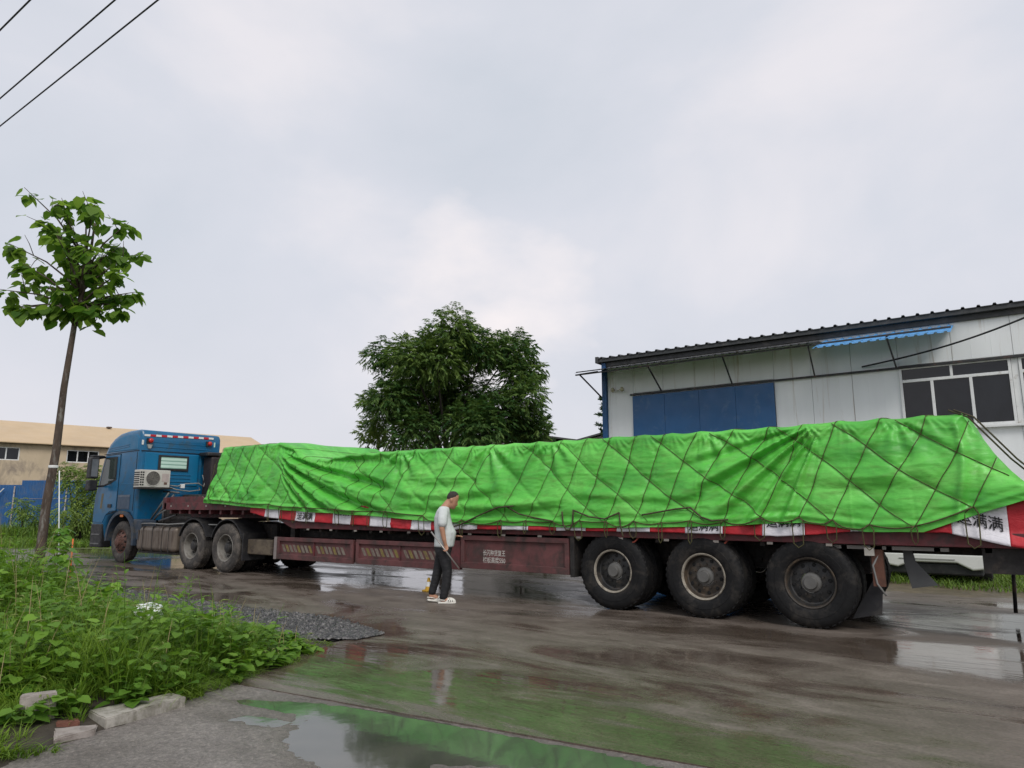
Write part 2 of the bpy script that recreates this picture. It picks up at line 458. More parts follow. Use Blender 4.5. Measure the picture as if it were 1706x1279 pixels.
# the overgrown verge
def verge_edge(y): return np.interp(y, [-9.5, -7.28, -5.9, -5.0, -4.06, -3.5, -3.2], [-.55, -1.25, -1.72, -2.05, -2.42, -2.8, -3.0])
def verge_in(x, y):
    return np.minimum(verge_edge(y) - x, (-3.74 - .38 * sstep(-3.2, -4.4, x) - .10 * np.sin(x * 1.7) - .05 * np.sin(x * 5.1) + .22 * sstep(-6, -12, x)) - y)
def verge_h(x, y):
    d = verge_in(x, y) + .05 * fbm(x * 4, y * 4, o=2)
    return .09 * sstep(-.02, .8, d) + .03 * fbm(x * 2, y * 2, 9, o=2) * sstep(0, .5, d) - .03 * (1 - sstep(-.06, .03, d))
gx = np.arange(-20, -.4, .08); gy = np.arange(-10, -3.2, .08)
GX, GY = np.meshgrid(gx, gy, indexing='ij')
Vv = np.stack([GX, GY, verge_h(GX, GY)], -1).reshape(-1, 3)
tag(obj('verge_ground', mesh_np('verge_ground', Vv, grid_faces(len(gx), len(gy))), M_SOIL, smooth=True), kind='structure')
# gravel shoulder
def grav_top(x): return -2.79 + .05 * np.sin(x * 1.3) + .04 * fbm(np.asarray(x) * 2.2, 0, o=3) - .42 * sstep(-3.9, -2.4, x)
def grav_bot(x): return -4.7 + .0 * np.asarray(x) + 1.15 * sstep(-3.9, -2.3, x)
gx = np.arange(-26, -2.25, .06); tt = np.linspace(0, 1, 26)
GX, TT = np.meshgrid(gx, tt, indexing='ij')
GY = grav_bot(GX) + (grav_top(GX) - grav_bot(GX)) * TT
GZ = .012 + .012 * fbm(GX * 5, GY * 5, 2, o=3) - .03 * sstep(.90, 1.0, TT) - .035 * sstep(-3.2, -2.5, GX)
M_GRAV = mat('gravel', (.045, .043, .042), .55, var=.5, vscale=30, bmp=.6, bscale=60)
tag(obj('gravel_bed', mesh_np('gravel_bed', np.stack([GX, GY, GZ], -1).reshape(-1, 3), grid_faces(*GX.shape)), M_GRAV, smooth=True), kind='structure')
def stones(name, P, S, m):
    base = np.array([(1, 0, 0), (0, 1, 0), (-1, 0, 0), (0, -1, 0), (0, 0, .75), (.6, .6, .5), (-.6, .5, .55), (-.5, -.6, .5), (.6, -.6, .45)], float)
    tr = np.array([(0, 1, 5), (1, 2, 6), (2, 3, 7), (3, 0, 8), (5, 1, 6), (6, 2, 7), (7, 3, 8), (8, 0, 5), (4, 5, 6), (4, 6, 7), (4, 7, 8), (4, 8, 5)])
    k = len(P); a = RNG.uniform(0, 6.28, k); ca, sa = np.cos(a), np.sin(a)
    B = base[None] * RNG.uniform(.7, 1.3, (k, 9, 3)) * S[:, None, None] * RNG.uniform(.6, 1.2, (k, 1, 3))
    X = B[..., 0] * ca[:, None] - B[..., 1] * sa[:, None]; Y = B[..., 0] * sa[:, None] + B[..., 1] * ca[:, None]
    Vs = np.stack([X, Y, B[..., 2]], -1) + P[:, None]
    T = (tr[None] + 9 * np.arange(k)[:, None, None]).reshape(-1, 3)
    return obj(name, mesh_np(name, Vs.reshape(-1, 3), tris=T, tint=np.repeat(RNG.random(k), 9)), m)
m_st, nt, b = new_mat('gravel stones')
at = node(nt, 'ShaderNodeAttribute', attribute_name='tint')
nt.links.new(ramp(nt, at.outputs['Fac'], [(0, (.022, .022, .024)), (.6, (.060, .056, .055)), (1, (.16, .15, .145))]), b.inputs['Base Color']); b.inputs['Roughness'].default_value = .38
k = 15000
sx = -2.5 - 9.5 * RNG.random(k) ** 1.5; tq = RNG.random(k)
sy = grav_bot(sx) + (grav_top(sx) + .03 * RNG.normal(size=k) - grav_bot(sx)) * tq
ok_ = verge_in(sx, sy) < .15
sx, sy = sx[ok_], sy[ok_]
tag(stones('gravel_stones', np.stack([sx, sy, np.full(len(sx), .012)], 1), RNG.uniform(.008, .026, len(sx)), m_st), 'loose dark grey gravel along the edge of the wet pavement', 'gravel', kind='stuff')

# kerb stones, brick and litter at the verge
M_STONE = mat('pale kerb concrete', (.36, .335, .295), .8, var=.25, vscale=9, bmp=.5, bscale=50, dirt=((.13, .12, .085), .5, 7))
M_STONE2 = mat('pinkish kerb concrete', (.30, .265, .24), .8, var=.2, vscale=9, bmp=.35, bscale=50, dirt=((.18, .15, .13), .3, 8))
def rough_block(name, quad, z0, z1, m, jit=.006, n=7):
    q = np.array(quad, float); u = np.linspace(0, 1, n)
    bm = bmesh.new(); c = [bm.verts.new((*p, z0)) for p in q] + [bm.verts.new((*p, z1)) for p in q]
    for f in ((3, 2, 1, 0), (4, 5, 6, 7), (0, 1, 5, 4), (1, 2, 6, 5), (2, 3, 7, 6), (3, 0, 4, 7)): bm.faces.new([c[i] for i in f])
    bmesh.ops.bevel(bm, geom=bm.edges[:], offset=.007, segments=2, affect='EDGES')
    bmesh.ops.subdivide_edges(bm, edges=[e_ for e_ in bm.edges if e_.calc_length() > .06], cuts=4, use_grid_fill=True)
    for v_ in bm.verts:
        p = v_.co * 17
        v_.co += Vector((float(pn(p.x, p.y, p.z)), float(pn(p.x + 9, p.y, p.z)), float(pn(p.x, p.y + 9, p.z)))) * jit
    bmesh.ops.recalc_face_normals(bm, faces=bm.faces)
    me = bpy.data.meshes.new(name); bm.to_mesh(me); bm.free()
    return obj(name, me, m, angle=40)
tag(rough_block('kerb_slab', [(-1.79, -6.60), (-1.50, -6.62), (-1.59, -6.02), (-1.78, -6.03)], -.015, .062, M_STONE), 'long pale kerb slab lying flat at the edge of the weeds', 'kerb stone')
tag(rough_block('kerb_slab', [(-1.66, -6.86), (-1.43, -6.95), (-1.43, -6.71), (-1.54, -6.65)], -.015, .030, M_STONE2, .01), 'broken low kerb piece sunk in the ground beside the brick', 'kerb stone')
tag(rough_block('kerb_block', [(-1.90, -6.98), (-1.83, -6.79), (-1.93, -6.75), (-2.00, -6.94)], -.02, .205, M_STONE2), 'square pinkish concrete block standing upright in the grass', 'kerb stone')
M_BRICK = mat('red brick', (.15, .060, .040), .85, var=.3, vscale=20, bmp=.4, bscale=70)
tag(rough_block('brick', [(-1.68, -6.84), (-1.63, -6.72), (-1.71, -6.69), (-1.76, -6.81)], -.02, .048, M_BRICK, .006), 'red brick lying between the kerb block and the slab', 'brick')

# ------------------------------------------------------------------ plants
def nrm(a): return a / np.maximum(np.linalg.norm(a, axis=-1, keepdims=True), 1e-9)
def blades(P, Hb, Wd, az, bend, levels=4):
    k = len(P); t = np.linspace(0, 1, levels + 1)
    d = np.stack([np.cos(az), np.sin(az), 0 * az], 1); sd = np.stack([-np.sin(az), np.cos(az), 0 * az], 1)
    cx = P[:, None, :] + d[:, None, :] * (bend * Hb)[:, None, None] * (t ** 2)[None, :, None]
    zz = Hb[:, None] * (t[None] - np.clip(bend, 0, 2)[:, None] * .42 * t[None] ** 2.4)
    cx[..., 2] += zz
    w = Wd[:, None] * np.clip(1 - t[None] ** 1.6, .04, 1) * .5
    Lf = cx - sd[:, None, :] * w[..., None]; Rt = cx + sd[:, None, :] * w[..., None]
    Vb = np.stack([Lf, Rt], 2).reshape(k, -1, 3)
    q = np.array([(2 * i, 2 * i + 1, 2 * i + 3, 2 * i + 2) for i in range(levels)])
    Qb = (q[None] + (2 * levels + 2) * np.arange(k)[:, None, None]).reshape(-1, 4)
    return Vb.reshape(-1, 3), Qb, 2 * levels + 2
HEART = np.array([(0, 0, 0), (0, .5, -.03), (0, 1.06, -.10), (.34, -.10, .05), (.52, .30, .10), (.33, .74, .04), (-.34, -.10, .05), (-.52, .30, .10), (-.33, .74, .04)])
LANCE = np.array([(0, 0, 0), (0, .5, .02), (0, 1.1, -.12), (.10, .12, .03), (.17, .42, .05), (.11, .78, .01), (-.10, .12, .03), (-.17, .42, .05), (-.11, .78, .01)])
LEAFQ = np.array([(0, 3, 4, 1), (1, 4, 5, 2), (0, 1, 7, 6), (1, 2, 8, 7)])
def leaves(P, D, Nn, S, tpl=HEART):
    D = nrm(D); X = nrm(np.cross(D, Nn)); Z = np.cross(X, D); k = len(P)
    Vl = P[:, None, :] + S[:, None, None] * (tpl[None, :, 0, None] * X[:, None] + tpl[None, :, 1, None] * D[:, None] + tpl[None, :, 2, None] * Z[:, None])
    m_ = len(tpl)
    return Vl.reshape(-1, 3), (LEAFQ[None] + m_ * np.arange(k)[:, None, None]).reshape(-1, 4), m_
THIN = np.array([(0, 0, 0), (.17, .45, .04), (0, 1.1, -.10), (-.17, .45, .04)])
def leaflets(P, D, Nn, S):
    D = nrm(D); X = nrm(np.cross(D, Nn)); Z = np.cross(X, D)
    Vl = P[:, None, :] + S[:, None, None] * (THIN[None, :, 0, None] * X[:, None] + THIN[None, :, 1, None] * D[:, None] + THIN[None, :, 2, None] * Z[:, None])
    return Vl.reshape(-1, 3), np.arange(4 * len(P)).reshape(-1, 4), 4
def rdir(k, up=0.0):
    d = RNG.normal(size=(k, 3)); d[:, 2] += up
    return nrm(d)

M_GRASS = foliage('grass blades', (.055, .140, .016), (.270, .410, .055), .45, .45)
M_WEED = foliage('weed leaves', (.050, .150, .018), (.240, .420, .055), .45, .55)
M_FOX = foliage('foxtail heads', (.20, .26, .07), (.36, .42, .14), .4, .7)
def veg_h(x, y):
    lim = np.clip(.09 + .235 * (-4.15 - y), .07, .50) + .36 * sstep(-3.9, -6.2, x) * sstep(-4.5, -5.6, y)          # low beside the gravel, taller towards the middle of the bed
    return lim * (.92 + .55 * fbm(x * 1.3, y * 1.3, 4, o=3)) * (.50 + .50 * sstep(0, .55, verge_edge(y) - x)) * (1 - .62 * sstep(-6.35, -6.75, y) * sstep(-2.7, -2.1, x)) + .05 * sstep(-4, -7, x)

# grass stands in tufts whose blades lean outwards
kt = 2600
tx = -1.25 - 9.0 * RNG.random(kt) ** 1.3; ty = RNG.uniform(-8.6, -3.6, kt)
dd = verge_in(tx, ty); mk = (dd > -.015) & ~(((tx > -1.84) & (ty < -5.98) & (ty > -6.64)) | ((tx > -1.72) & (ty > -6.99) & (ty < -6.6)))
tx, ty = tx[mk], ty[mk]
nb = RNG.integers(22, 52, len(tx)); idx = np.repeat(np.arange(len(tx)), nb); k = len(idx)
az = RNG.uniform(0, 6.28, k); rr_ = RNG.uniform(0, 1, k) ** .6 * RNG.uniform(.03, .11, len(tx))[idx]
gx_ = tx[idx] + np.cos(az) * rr_; gy_ = ty[idx] + np.sin(az) * rr_
patch = fbm(tx * 1.5, ty * 1.5, 7, o=2)[idx]
tuft_h = RNG.uniform(.65, 1.25, len(tx))[idx]
Hb = veg_h(tx, ty)[idx] * tuft_h * RNG.uniform(.45, 1.2, k) * 1.1
edge_d = verge_in(tx, ty)[idx]
bend = RNG.uniform(.2, .8, k) + .8 * rr_ / .08 * RNG.random(k) + .7 * (1 - sstep(0, .3, edge_d))
az = az + RNG.normal(size=k) * .5
az = np.where((edge_d < .25) & (RNG.random(k) < .6), RNG.normal(-.25, .7, k), az)
Pg = np.stack([gx_, gy_, np.maximum(verge_h(gx_, gy_) - .01, -.005)], 1)
Vb, Qb, per = blades(Pg, Hb, RNG.uniform(.004, .011, k) * RNG.uniform(.8, 1.5, len(tx))[idx], az, bend)
tint = np.clip(.42 + .55 * patch + .16 * RNG.normal(size=k) + .16 * RNG.normal(size=len(tx))[idx] + .12 * sstep(-4.5, -2.5, gx_), 0, 1)
tag(obj('verge_grass', mesh_np('verge_grass', Vb, Qb, tint=np.repeat(tint, per)), M_GRASS), 'tall bright green grass overgrowing the verge in the foreground', 'grass', kind='stuff')

k = 1500
fx = RNG.uniform(-5.2, -1.7, k); fy = RNG.uniform(-7.2, -3.7, k); mk = verge_in(fx, fy) > .03
fx, fy = fx[mk][:170], fy[mk][:170]
vb = MB()
for x, y in zip(fx, fy):
    z0 = float(verge_h(x, y)); hgt = float(veg_h(x, y)) * random.uniform(.95, 1.25); a = random.uniform(0, 6.28); bd = random.uniform(.15, .5) * hgt
    pts = [(x + math.cos(a) * bd * t * t, y + math.sin(a) * bd * t * t, z0 + hgt * t) for t in (0, .35, .7, .95)]
    vb.tube(pts, .0014, 3, False)
    ex, ey, ez = pts[-1]
    hl = random.uniform(.028, .055)
    hp = [(ex + math.cos(a) * hl * (t + t * t * .8), ey + math.sin(a) * hl * (t + t * t * .8), ez + hl * (t - t * t * .9)) for t in (0, .25, .5, .75, 1)]
    vb.tube(hp, [.002, .0055, .006, .0045, .001], 5, False)
me = vb.mesh('foxtail_grass'); at_ = me.attributes.new('tint', 'FLOAT', 'POINT'); at_.data.foreach_set('value', RNG.random(len(me.vertices)).astype(np.float32))
tag(obj('foxtail_grass', me, M_FOX, smooth=True), 'pale foxtail seed heads nodding above the verge grass', 'grass', kind='stuff')

def weed_mass(name, xs_, ys_, hs_, zs_, m, size=(.05, .125), per_plant=14, label=None):
    PP = []; DD = []; NN = []; SS = []; TT_ = []
    st = MB()
    for x, y, h_, z_ in zip(xs_, ys_, hs_, zs_):
        a = random.uniform(0, 6.28); ln = random.uniform(.05, .45) * h_
        base_t = random.random()
        nl = int(per_plant * random.uniform(.6, 1.3))
        top = np.array([x + math.cos(a) * ln, y + math.sin(a) * ln, z_ + h_])
        st.tube([(x, y, z_), (x + math.cos(a) * ln * .3, y + math.sin(a) * ln * .3, z_ + h_ * .55), tuple(top)], [.004, .003, .0015], 3, False)
        for i in range(nl):
            t = .25 + .75 * (i + random.random()) / nl
            q = a + i * 2.4 + random.uniform(-.4, .4); rr = random.uniform(.02, .10)
            p = (x + math.cos(a) * ln * t * t + math.cos(q) * rr, y + math.sin(a) * ln * t * t + math.sin(q) * rr, z_ + h_ * t)
            PP.append(p); DD.append((math.cos(q), math.sin(q), random.uniform(-.5, .35))); NN.append((random.uniform(-.4, .4), random.uniform(-.4, .4), 1))
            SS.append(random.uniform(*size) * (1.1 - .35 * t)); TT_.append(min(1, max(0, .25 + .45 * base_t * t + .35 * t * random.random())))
    Vl, Ql, per = leaves(np.array(PP), np.array(DD), np.array(NN), np.array(SS))
    sv = np.array(st.v); sq = np.array(st.f) + len(Vl)
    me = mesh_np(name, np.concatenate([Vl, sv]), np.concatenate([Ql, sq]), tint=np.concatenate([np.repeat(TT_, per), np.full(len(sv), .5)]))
    return tag(obj(name, me, m), label, 'weeds', kind='stuff')
k = 1500
wx_ = np.concatenate([-2.3 - 7 * RNG.random(k) ** 1.2, RNG.uniform(-3.2, -1.7, 110)]); wy_ = np.concatenate([RNG.uniform(-8.4, -3.7, k), RNG.uniform(-7.0, -4.1, 110)])
pt = fbm(wx_ * .9 + 3, wy_ * .9, 2, o=2)
mk = (verge_in(wx_, wy_) > .06) & ((pt > .02 - .50 * sstep(-2.8, -4.2, wx_)) | (np.arange(len(wx_)) >= k))
wx_, wy_ = wx_[mk], wy_[mk]
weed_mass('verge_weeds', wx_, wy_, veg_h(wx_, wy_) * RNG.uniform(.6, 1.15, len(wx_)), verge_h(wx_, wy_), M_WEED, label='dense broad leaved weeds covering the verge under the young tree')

# taller stalks with narrow leaves, and a few dry stems among the green
def stalks(n, x0, x1, y0, y1, h0, h1, name, m, label, leafy=True):
    PP = []; DD = []; NN = []; SS = []; st = MB(); c_ = 0
    while c_ < n:
        x, y = random.uniform(x0, x1), random.uniform(y0, y1)
        if float(verge_in(x, y)) < .12: continue
        c_ += 1; h_ = random.uniform(h0, h1) * (float(veg_h(x, y)) / .5 + .35); z_ = float(verge_h(x, y)); a = random.uniform(0, 6.28); ln = random.uniform(.05, .3) * h_
        P3 = [(x + math.cos(a) * ln * t * t, y + math.sin(a) * ln * t * t, z_ + h_ * t) for t in (0, .4, .75, 1)]
        st.tube(P3, [.004, .0035, .0025, .001], 4, False)
        if leafy:
            for i in range(random.randint(10, 18)):
                t = .2 + .8 * i / 18; q = i * 2.4 + random.uniform(-.3, .3)
                PP.append((x + math.cos(a) * ln * t * t, y + math.sin(a) * ln * t * t, z_ + h_ * t)); DD.append((math.cos(q), math.sin(q), random.uniform(-.2, .6))); NN.append((0, 0, 1)); SS.append(random.uniform(.08, .15) * (1.15 - .5 * t))
    sv = np.array(st.v); sq = np.array(st.f); ts = np.full(len(sv), .6)
    if leafy:
        Vl, Ql, per = leaves(np.array(PP), np.array(DD), np.array(NN), np.array(SS), LANCE); sq = np.concatenate([Ql, sq + len(Vl)]); sv = np.concatenate([Vl, sv]); ts = np.concatenate([np.repeat(.35 + .6 * RNG.random(len(PP)), per), ts])
    tag(obj(name, mesh_np(name, sv, sq, tint=ts), m), label, 'weeds', kind='stuff')
stalks(150, -8.5, -2.4, -7.6, -4.4, .45, .75, 'stalk_weeds', M_WEED, 'upright narrow leaved weeds standing above the verge grass')
stalks(90, -7.5, -1.9, -7.4, -3.9, .35, .65, 'dry_weed_stems', mat('dry straw', (.34, .27, .13), .8), 'thin dry straw coloured stems among the green weeds', False)

# a vine shoot that climbs above the other weeds
def vine(base, tip, n, label, size=(.09, .17)):
    root = empty('vine_plant', base); tag(root, label, 'vine', 'vine shoots rising from the verge')
    p0, p1 = Vector(base), Vector(tip); pts = []
    for i in range(7):
        t = i / 6; p = p0.lerp(p1, t); pts.append((p.x + .05 * math.sin(t * 7), p.y + .05 * math.cos(t * 5), p.z))
    MB().tube(pts, [.012, .011, .010, .008, .006, .004, .003], 6).obj('stem', mat('vine stem', (.11, .085, .035), .7), root, smooth=True)
    me = bpy.data.meshes.new('leaf')
    for i in range(n):
        t = .1 + .9 * i / n; a = i * 2.4; p = p0.lerp(p1, t); r = random.uniform(.02, .42) * (1.08 - t)
        pos = Vector((p.x + math.cos(a) * r, p.y + math.sin(a) * r, p.z + random.uniform(-.04, .04)))
        d = Vector((math.cos(a), math.sin(a), random.uniform(-.7, .1))).normalized(); nn = Vector((random.uniform(-.3, .3), random.uniform(-.3, .3), 1))
        leaf_obj(root, pos, d, nn, random.uniform(*size) * (1.15 - .5 * t), M_VLEAF)
_LEAFME = {}
def leaf_obj(parent, pos, d, nn, s, m):
    if m.name not in _LEAFME:
        tt = [-.10, .05, .25, .45, .65, .85, 1.0, 1.10]; ww = [.20, .42, .52, .50, .40, .24, .09, .0]; Vv_ = []
        for t_, w_ in zip(tt, ww):
            dz_ = -.16 * max(0, t_) ** 2
            Vv_ += [(-w_, t_ - (.06 if t_ < 0 else 0), dz_ + .12 * w_ + .03 * math.sin(t_ * 9)), (0, max(t_, 0), dz_), (w_, t_ - (.06 if t_ < 0 else 0), dz_ + .12 * w_ - .03 * math.sin(t_ * 9))]
        Qv_ = [q_ for r_ in range(7) for q_ in ((3 * r_, 3 * r_ + 1, 3 * r_ + 4, 3 * r_ + 3), (3 * r_ + 1, 3 * r_ + 2, 3 * r_ + 5, 3 * r_ + 4))]
        me = mesh_np('leaf', Vv_, Qv_); me.materials.append(m)
        me.polygons.foreach_set('use_smooth', np.ones(len(me.polygons), bool)); _LEAFME[m.name] = me
    o = bpy.data.objects.new('leaf', _LEAFME[m.name])
    x = d.cross(nn).normalized(); z = x.cross(d)
    o.matrix_basis = Matrix(((x.x * s, d.x * s, z.x * s, pos.x), (x.y * s, d.y * s, z.y * s, pos.y), (x.z * s, d.z * s, z.z * s, pos.z), (0, 0, 0, 1)))
    put(o, parent)
    return o
M_VLEAF = foliage('vine leaves', (.085, .22, .026), (.27, .46, .075), .45, .4, True)
b_ = C(-5.55, 8.9, .15); t_ = C(-5.75, 9.15, 1.18); vine(b_, t_, 110, 'leafy vine shoot rising highest above the weeds beside the young trunk')
b_ = C(-6.0, 8.4, .12); t_ = C(-6.1, 8.5, .92); vine(b_, t_, 80, 'leafy vine shoot left of the tallest one, in front of the young trunk')
b_ = C(-5.5, 7.6, .12); t_ = C(-5.7, 7.7, .74); vine(b_, t_, 80, 'broad bright vine clump in front of the tallest shoot')
b_ = C(-4.7, 7.4, .12); t_ = C(-4.9, 7.5, .60); vine(b_, t_, 70, 'bright vine clump left of the white plastic bag')
b_ = C(-4.9, 8.2, .15); t_ = C(-4.6, 8.4, .55); vine(b_, t_, 60, 'low sprawling vine with large round leaves at the back of the weeds')

# crumpled white bag caught in the grass
bm = bmesh.new(); bmesh.ops.create_icosphere(bm, subdivisions=4, radius=.1)
for v_ in bm.verts:
    p = v_.co * 22; d_ = float(pn(p.x, p.y, p.z)); r_ = 1 + .55 * d_ + .4 * abs(float(pn(p.x * .45, p.y * .45, p.z * .45 + 4)))
    v_.co = Vector((v_.co.x * r_ * 1.25, v_.co.y * r_, v_.co.z * r_ * .75))
me = bpy.data.meshes.new('plastic_bag'); bm.to_mesh(me); bm.free()
o = obj('plastic_bag', me, mat('white plastic film', (.78, .80, .80), .35, var=.06), smooth=True)
o.location = (-3.6, -5.3, .40); o.rotation_euler = (.2, .1, .5); tag(o, 'crumpled white plastic bag caught in the verge grass', 'plastic bag')

# ---- young tree
M_BARK = mat('young bark', (.075, .052, .039), .85, var=.4, vscale=9, bmp=.7, bscale=45, stretch=(1, 1, .35), dirt=((.20, .19, .17), .25, 12))
M_SLEAF = foliage('catalpa leaves', (.070, .170, .024), (.250, .400, .070), .60, .45, True)
M_SLEAF2 = foliage('catalpa leaves joined', (.070, .170, .024), (.250, .400, .070), .60, .45)
TB = Vector((-10.95, -3.52, 0)); TR = Vector((CAMDIR_R[0], CAMDIR_R[1], 0)); TF = Vector((CAMDIR_F[0], CAMDIR_F[1], 0))
yt = empty('young_tree', tuple(TB)); tag(yt, 'slender young tree with large heart shaped leaves on the verge', 'tree')
fork = Vector((-10.79, -3.40, 4.78))
tp = [TB + Vector((0, 0, -.05)), TB.lerp(fork, .15) + TR * .015, TB.lerp(fork, .3) - TR * .01, TB.lerp(fork, .5) + TR * .02, TB.lerp(fork, .75) - TR * .015, fork, fork + Vector((0, 0, .5)) + TR * .08]
MB().tube(tp, [.098, .080, .075, .068, .057, .047, .036], 12).obj('trunk', M_BARK, yt, smooth=True)
MB().lathe([(.076, -.025), (.080, -.018), (.080, .018), (.076, .025)], tuple(TB.lerp(fork, .445) + TR * .012), 'Z', 16).obj('tree_tie', mat('white strap', (.72, .72, .70), .6), yt, smooth=True)
lm = [(-1.15, .1, 7.38), (-.72, .35, 6.75), (-.15, -.25, 7.0), (.12, .2, 7.1), (.55, -.35, 6.75), (.98, .1, 6.65), (1.2, .25, 6.1), (1.12, -.2, 5.55), (-1.08, -.2, 6.1), (-1.12, .3, 5.5), (.75, .45, 5.3),
      (-.55, -.5, 5.6), (.3, .6, 6.2), (.1, -.65, 6.1), (-.45, .6, 6.1), (.6, -.6, 5.9), (-.7, .1, 4.95), (.45, .1, 5.0), (-.1, .4, 5.4), (-.35, -.3, 6.5), (.75, .3, 6.3), (-1.02, 0, 4.9), (-.62, -.35, 4.78), (.98, .1, 4.95), (.62, -.3, 4.78), (-1.18, -.2, 5.2), (1.15, .3, 5.3), (-.2, .5, 4.9), (.2, -.5, 5.1)]
br = MB(); LP = []
axis = fork + Vector((0, 0, .25))
for (r_, f_, z_) in lm:
    z_ = z_ + .24; end = Vector((TB.x, TB.y, 0)) + TR * r_ + TF * f_ + Vector((0, 0, z_))
    st_ = axis + Vector((0, 0, max(0, min(1.0, (z_ - 5.6) * .55)))) + TR * (.1 * (z_ - 4.6) * .3)
    mid = st_.lerp(end, .5) + Vector((0, 0, .12)) + TR * random.uniform(-.08, .08)
    pts = [st_, st_.lerp(mid, .5) + Vector((0, 0, .03)), mid, mid.lerp(end, .55), end]
    br.tube(pts, [.026, .020, .015, .010, .005], 6)
    for t in np.linspace(.18, 1.0, 9):
        i = min(3, int(t * 4)); u = t * 4 - i; LP.append((pts[i].lerp(pts[i + 1], u), t))
    LP += [(end.lerp(mid, random.uniform(0, .25)), 1.0) for _ in range(4)]
    for _ in range(2):
        t = random.uniform(.3, .85); i = min(3, int(t * 4)); p = pts[i].lerp(pts[i + 1], t * 4 - i)
        e_ = p + Vector(tuple(rdir(1, .3)[0])) * random.uniform(.25, .5)
        br.tube([p, p.lerp(e_, .5) + Vector((0, 0, .03)), e_], [.009, .007, .004], 5)
        LP += [(p.lerp(e_, q), .8) for q in (.45, .75, 1.0)]
br.tube([fork, axis + Vector((0, 0, .9)) + TR * .15, axis + Vector((0, 0, 1.8)) + TR * .18], [.05, .035, .016], 8)
crown = br.obj('crown', M_BARK, yt, smooth=True)
random.shuffle(LP); rest = []; cnt = 0
for j in range(3):
    for p, t in LP:
        a = random.uniform(0, 6.28); out = Vector((math.cos(a), math.sin(a), random.uniform(-1.5, -.05))).normalized()
        s_ = random.uniform(.13, .235); pos = p + out * random.uniform(.04, .15) + Vector((0, 0, random.uniform(-.08, .04)))
        nn = Vector((math.cos(a) * .9 + random.uniform(-.5, .5), math.sin(a) * .9 + random.uniform(-.5, .5), .8))
        if cnt < 296: leaf_obj(crown, pos, out, nn, s_, M_SLEAF); cnt += 1
        elif random.random() < .24 or (t > .95 and random.random() < .5): rest.append((pos, out, nn, s_))
if rest:
    Vl, Ql, per = leaves(*(np.array([tuple(q[i]) for q in rest]) for i in range(3)), np.array([q[3] for q in rest]))
    tag(obj('small_leaves', mesh_np('small_leaves', Vl, Ql, tint=np.repeat(RNG.random(len(rest)), per)), M_SLEAF2, crown), kind='stuff')
# white prop leaning on the young trunk
tag(MB().tube([TB.lerp(fork, .43) + TR * .12 + TF * .02, TB + TR * .42 + Vector((0, 0, .12))], .009, 8).obj('prop_pole', mat('white plastic pipe', (.74, .76, .76), .4), smooth=True), 'thin white pole propped against the young trunk', 'pole')
tag(MB().tube([TB + TR * .62 + Vector((0, 0, .05)), TB + TR * .60 + Vector((0, 0, .84))], .013, 8).obj('marker_stake', mat('orange marker paint', (.55, .13, .03), .6), smooth=True), 'short orange marker stake behind the vine shoot', 'stake')

# ---- trees behind the truck
M_TLEAF = foliage('tree leaflets', (.040, .105, .030), (.220, .320, .080), .42, .5)
M_TLEAF_L = foliage('light shrub leaves', (.10, .18, .035), (.30, .40, .11), .4, .5)
M_CON = foliage('conifer needles', (.015, .040, .016), (.060, .105, .035), .15, .6)
M_DBARK = mat('dark bark', (.05, .04, .032), .9, var=.3, bmp=.6, bscale=20)
def sprays(centres, per, ln, lw, spread, droop=.5, tpl=LANCE, nleaf=11):
    """compound leaves: a curved axis with leaflets on both sides"""
    PP = []; DD = []; NN = []; SS = []; TI = []
    for (c, r_) in centres:
        k_ = int(per * r_ ** 1.7)
        d = rdir(k_, .15); rad = r_ * RNG.random(k_) ** .50
        pos = np.asarray(c)[None] + d * rad[:, None] * np.array([1, 1, .85])
        dirs = nrm(d * .9 + RNG.normal(size=(k_, 3)) * .45)
        shade = np.clip(.36 + .20 * RNG.normal(size=k_) + .22 * RNG.normal(), 0, 1)
        for p, q, sh in zip(pos, dirs, shade):
            sd_ = np.cross(q, (0, 0, 1)); sd_ = sd_ / (np.linalg.norm(sd_) + 1e-6)
            L_ = ln * random.uniform(.7, 1.25)
            for i in range(nleaf):
                t = (i // 2 + 1) / (nleaf // 2 + 1); sg = 1 if i % 2 else -1
                PP.append(p + q * L_ * t + np.array([0, 0, -droop * L_ * t * t])); DD.append(sd_ * sg * .8 + q * .6 + np.array([0, 0, -.35 - .4 * random.random()]))
                NN.append((random.uniform(-.5, .5), random.uniform(-.5, .5), 1)); SS.append(lw * random.uniform(.75, 1.2)); TI.append(min(1, max(0, sh + random.uniform(-.15, .15))))
    Vl, Ql, pr = leaflets(np.array(PP), np.array(DD), np.array(NN), np.array(SS))
    return Vl, Ql, np.repeat(TI, pr)
TC = (-2.77, 30.0)
def tcp(px, py, df=0.0): return C((px - 853) * (30 + df) / 1170, 30 + df, 6.62 - (py - 640) * .0266)
blobs = [(645, 584, 38), (684, 566, 36), (745, 575, 50), (803, 575, 46), (855, 568, 42), (868, 612, 42), (876, 655, 36), (645, 672, 48), (622, 702, 32), (700, 655, 62), (772, 650, 70), (830, 680, 58),
         (690, 715, 50), (790, 722, 58), (860, 705, 38), (670, 612, 50), (735, 622, 55), (612, 575, 15), (612, 655, 18), (897, 602, 14), (893, 668, 16), (770, 562, 36), (722, 556, 32), (826, 562, 38), (880, 690, 40), (895, 705, 26)]
cen = []
for px, py, r_ in blobs:
    cen.append((tcp(px, py + 13, random.uniform(-1.6, 1.6)), r_ * .0228))
    if r_ > 40: cen.append((tcp(px + random.uniform(-12, 12), py + random.uniform(-8, 12), random.choice((-2.4, 2.2))), r_ * .021))
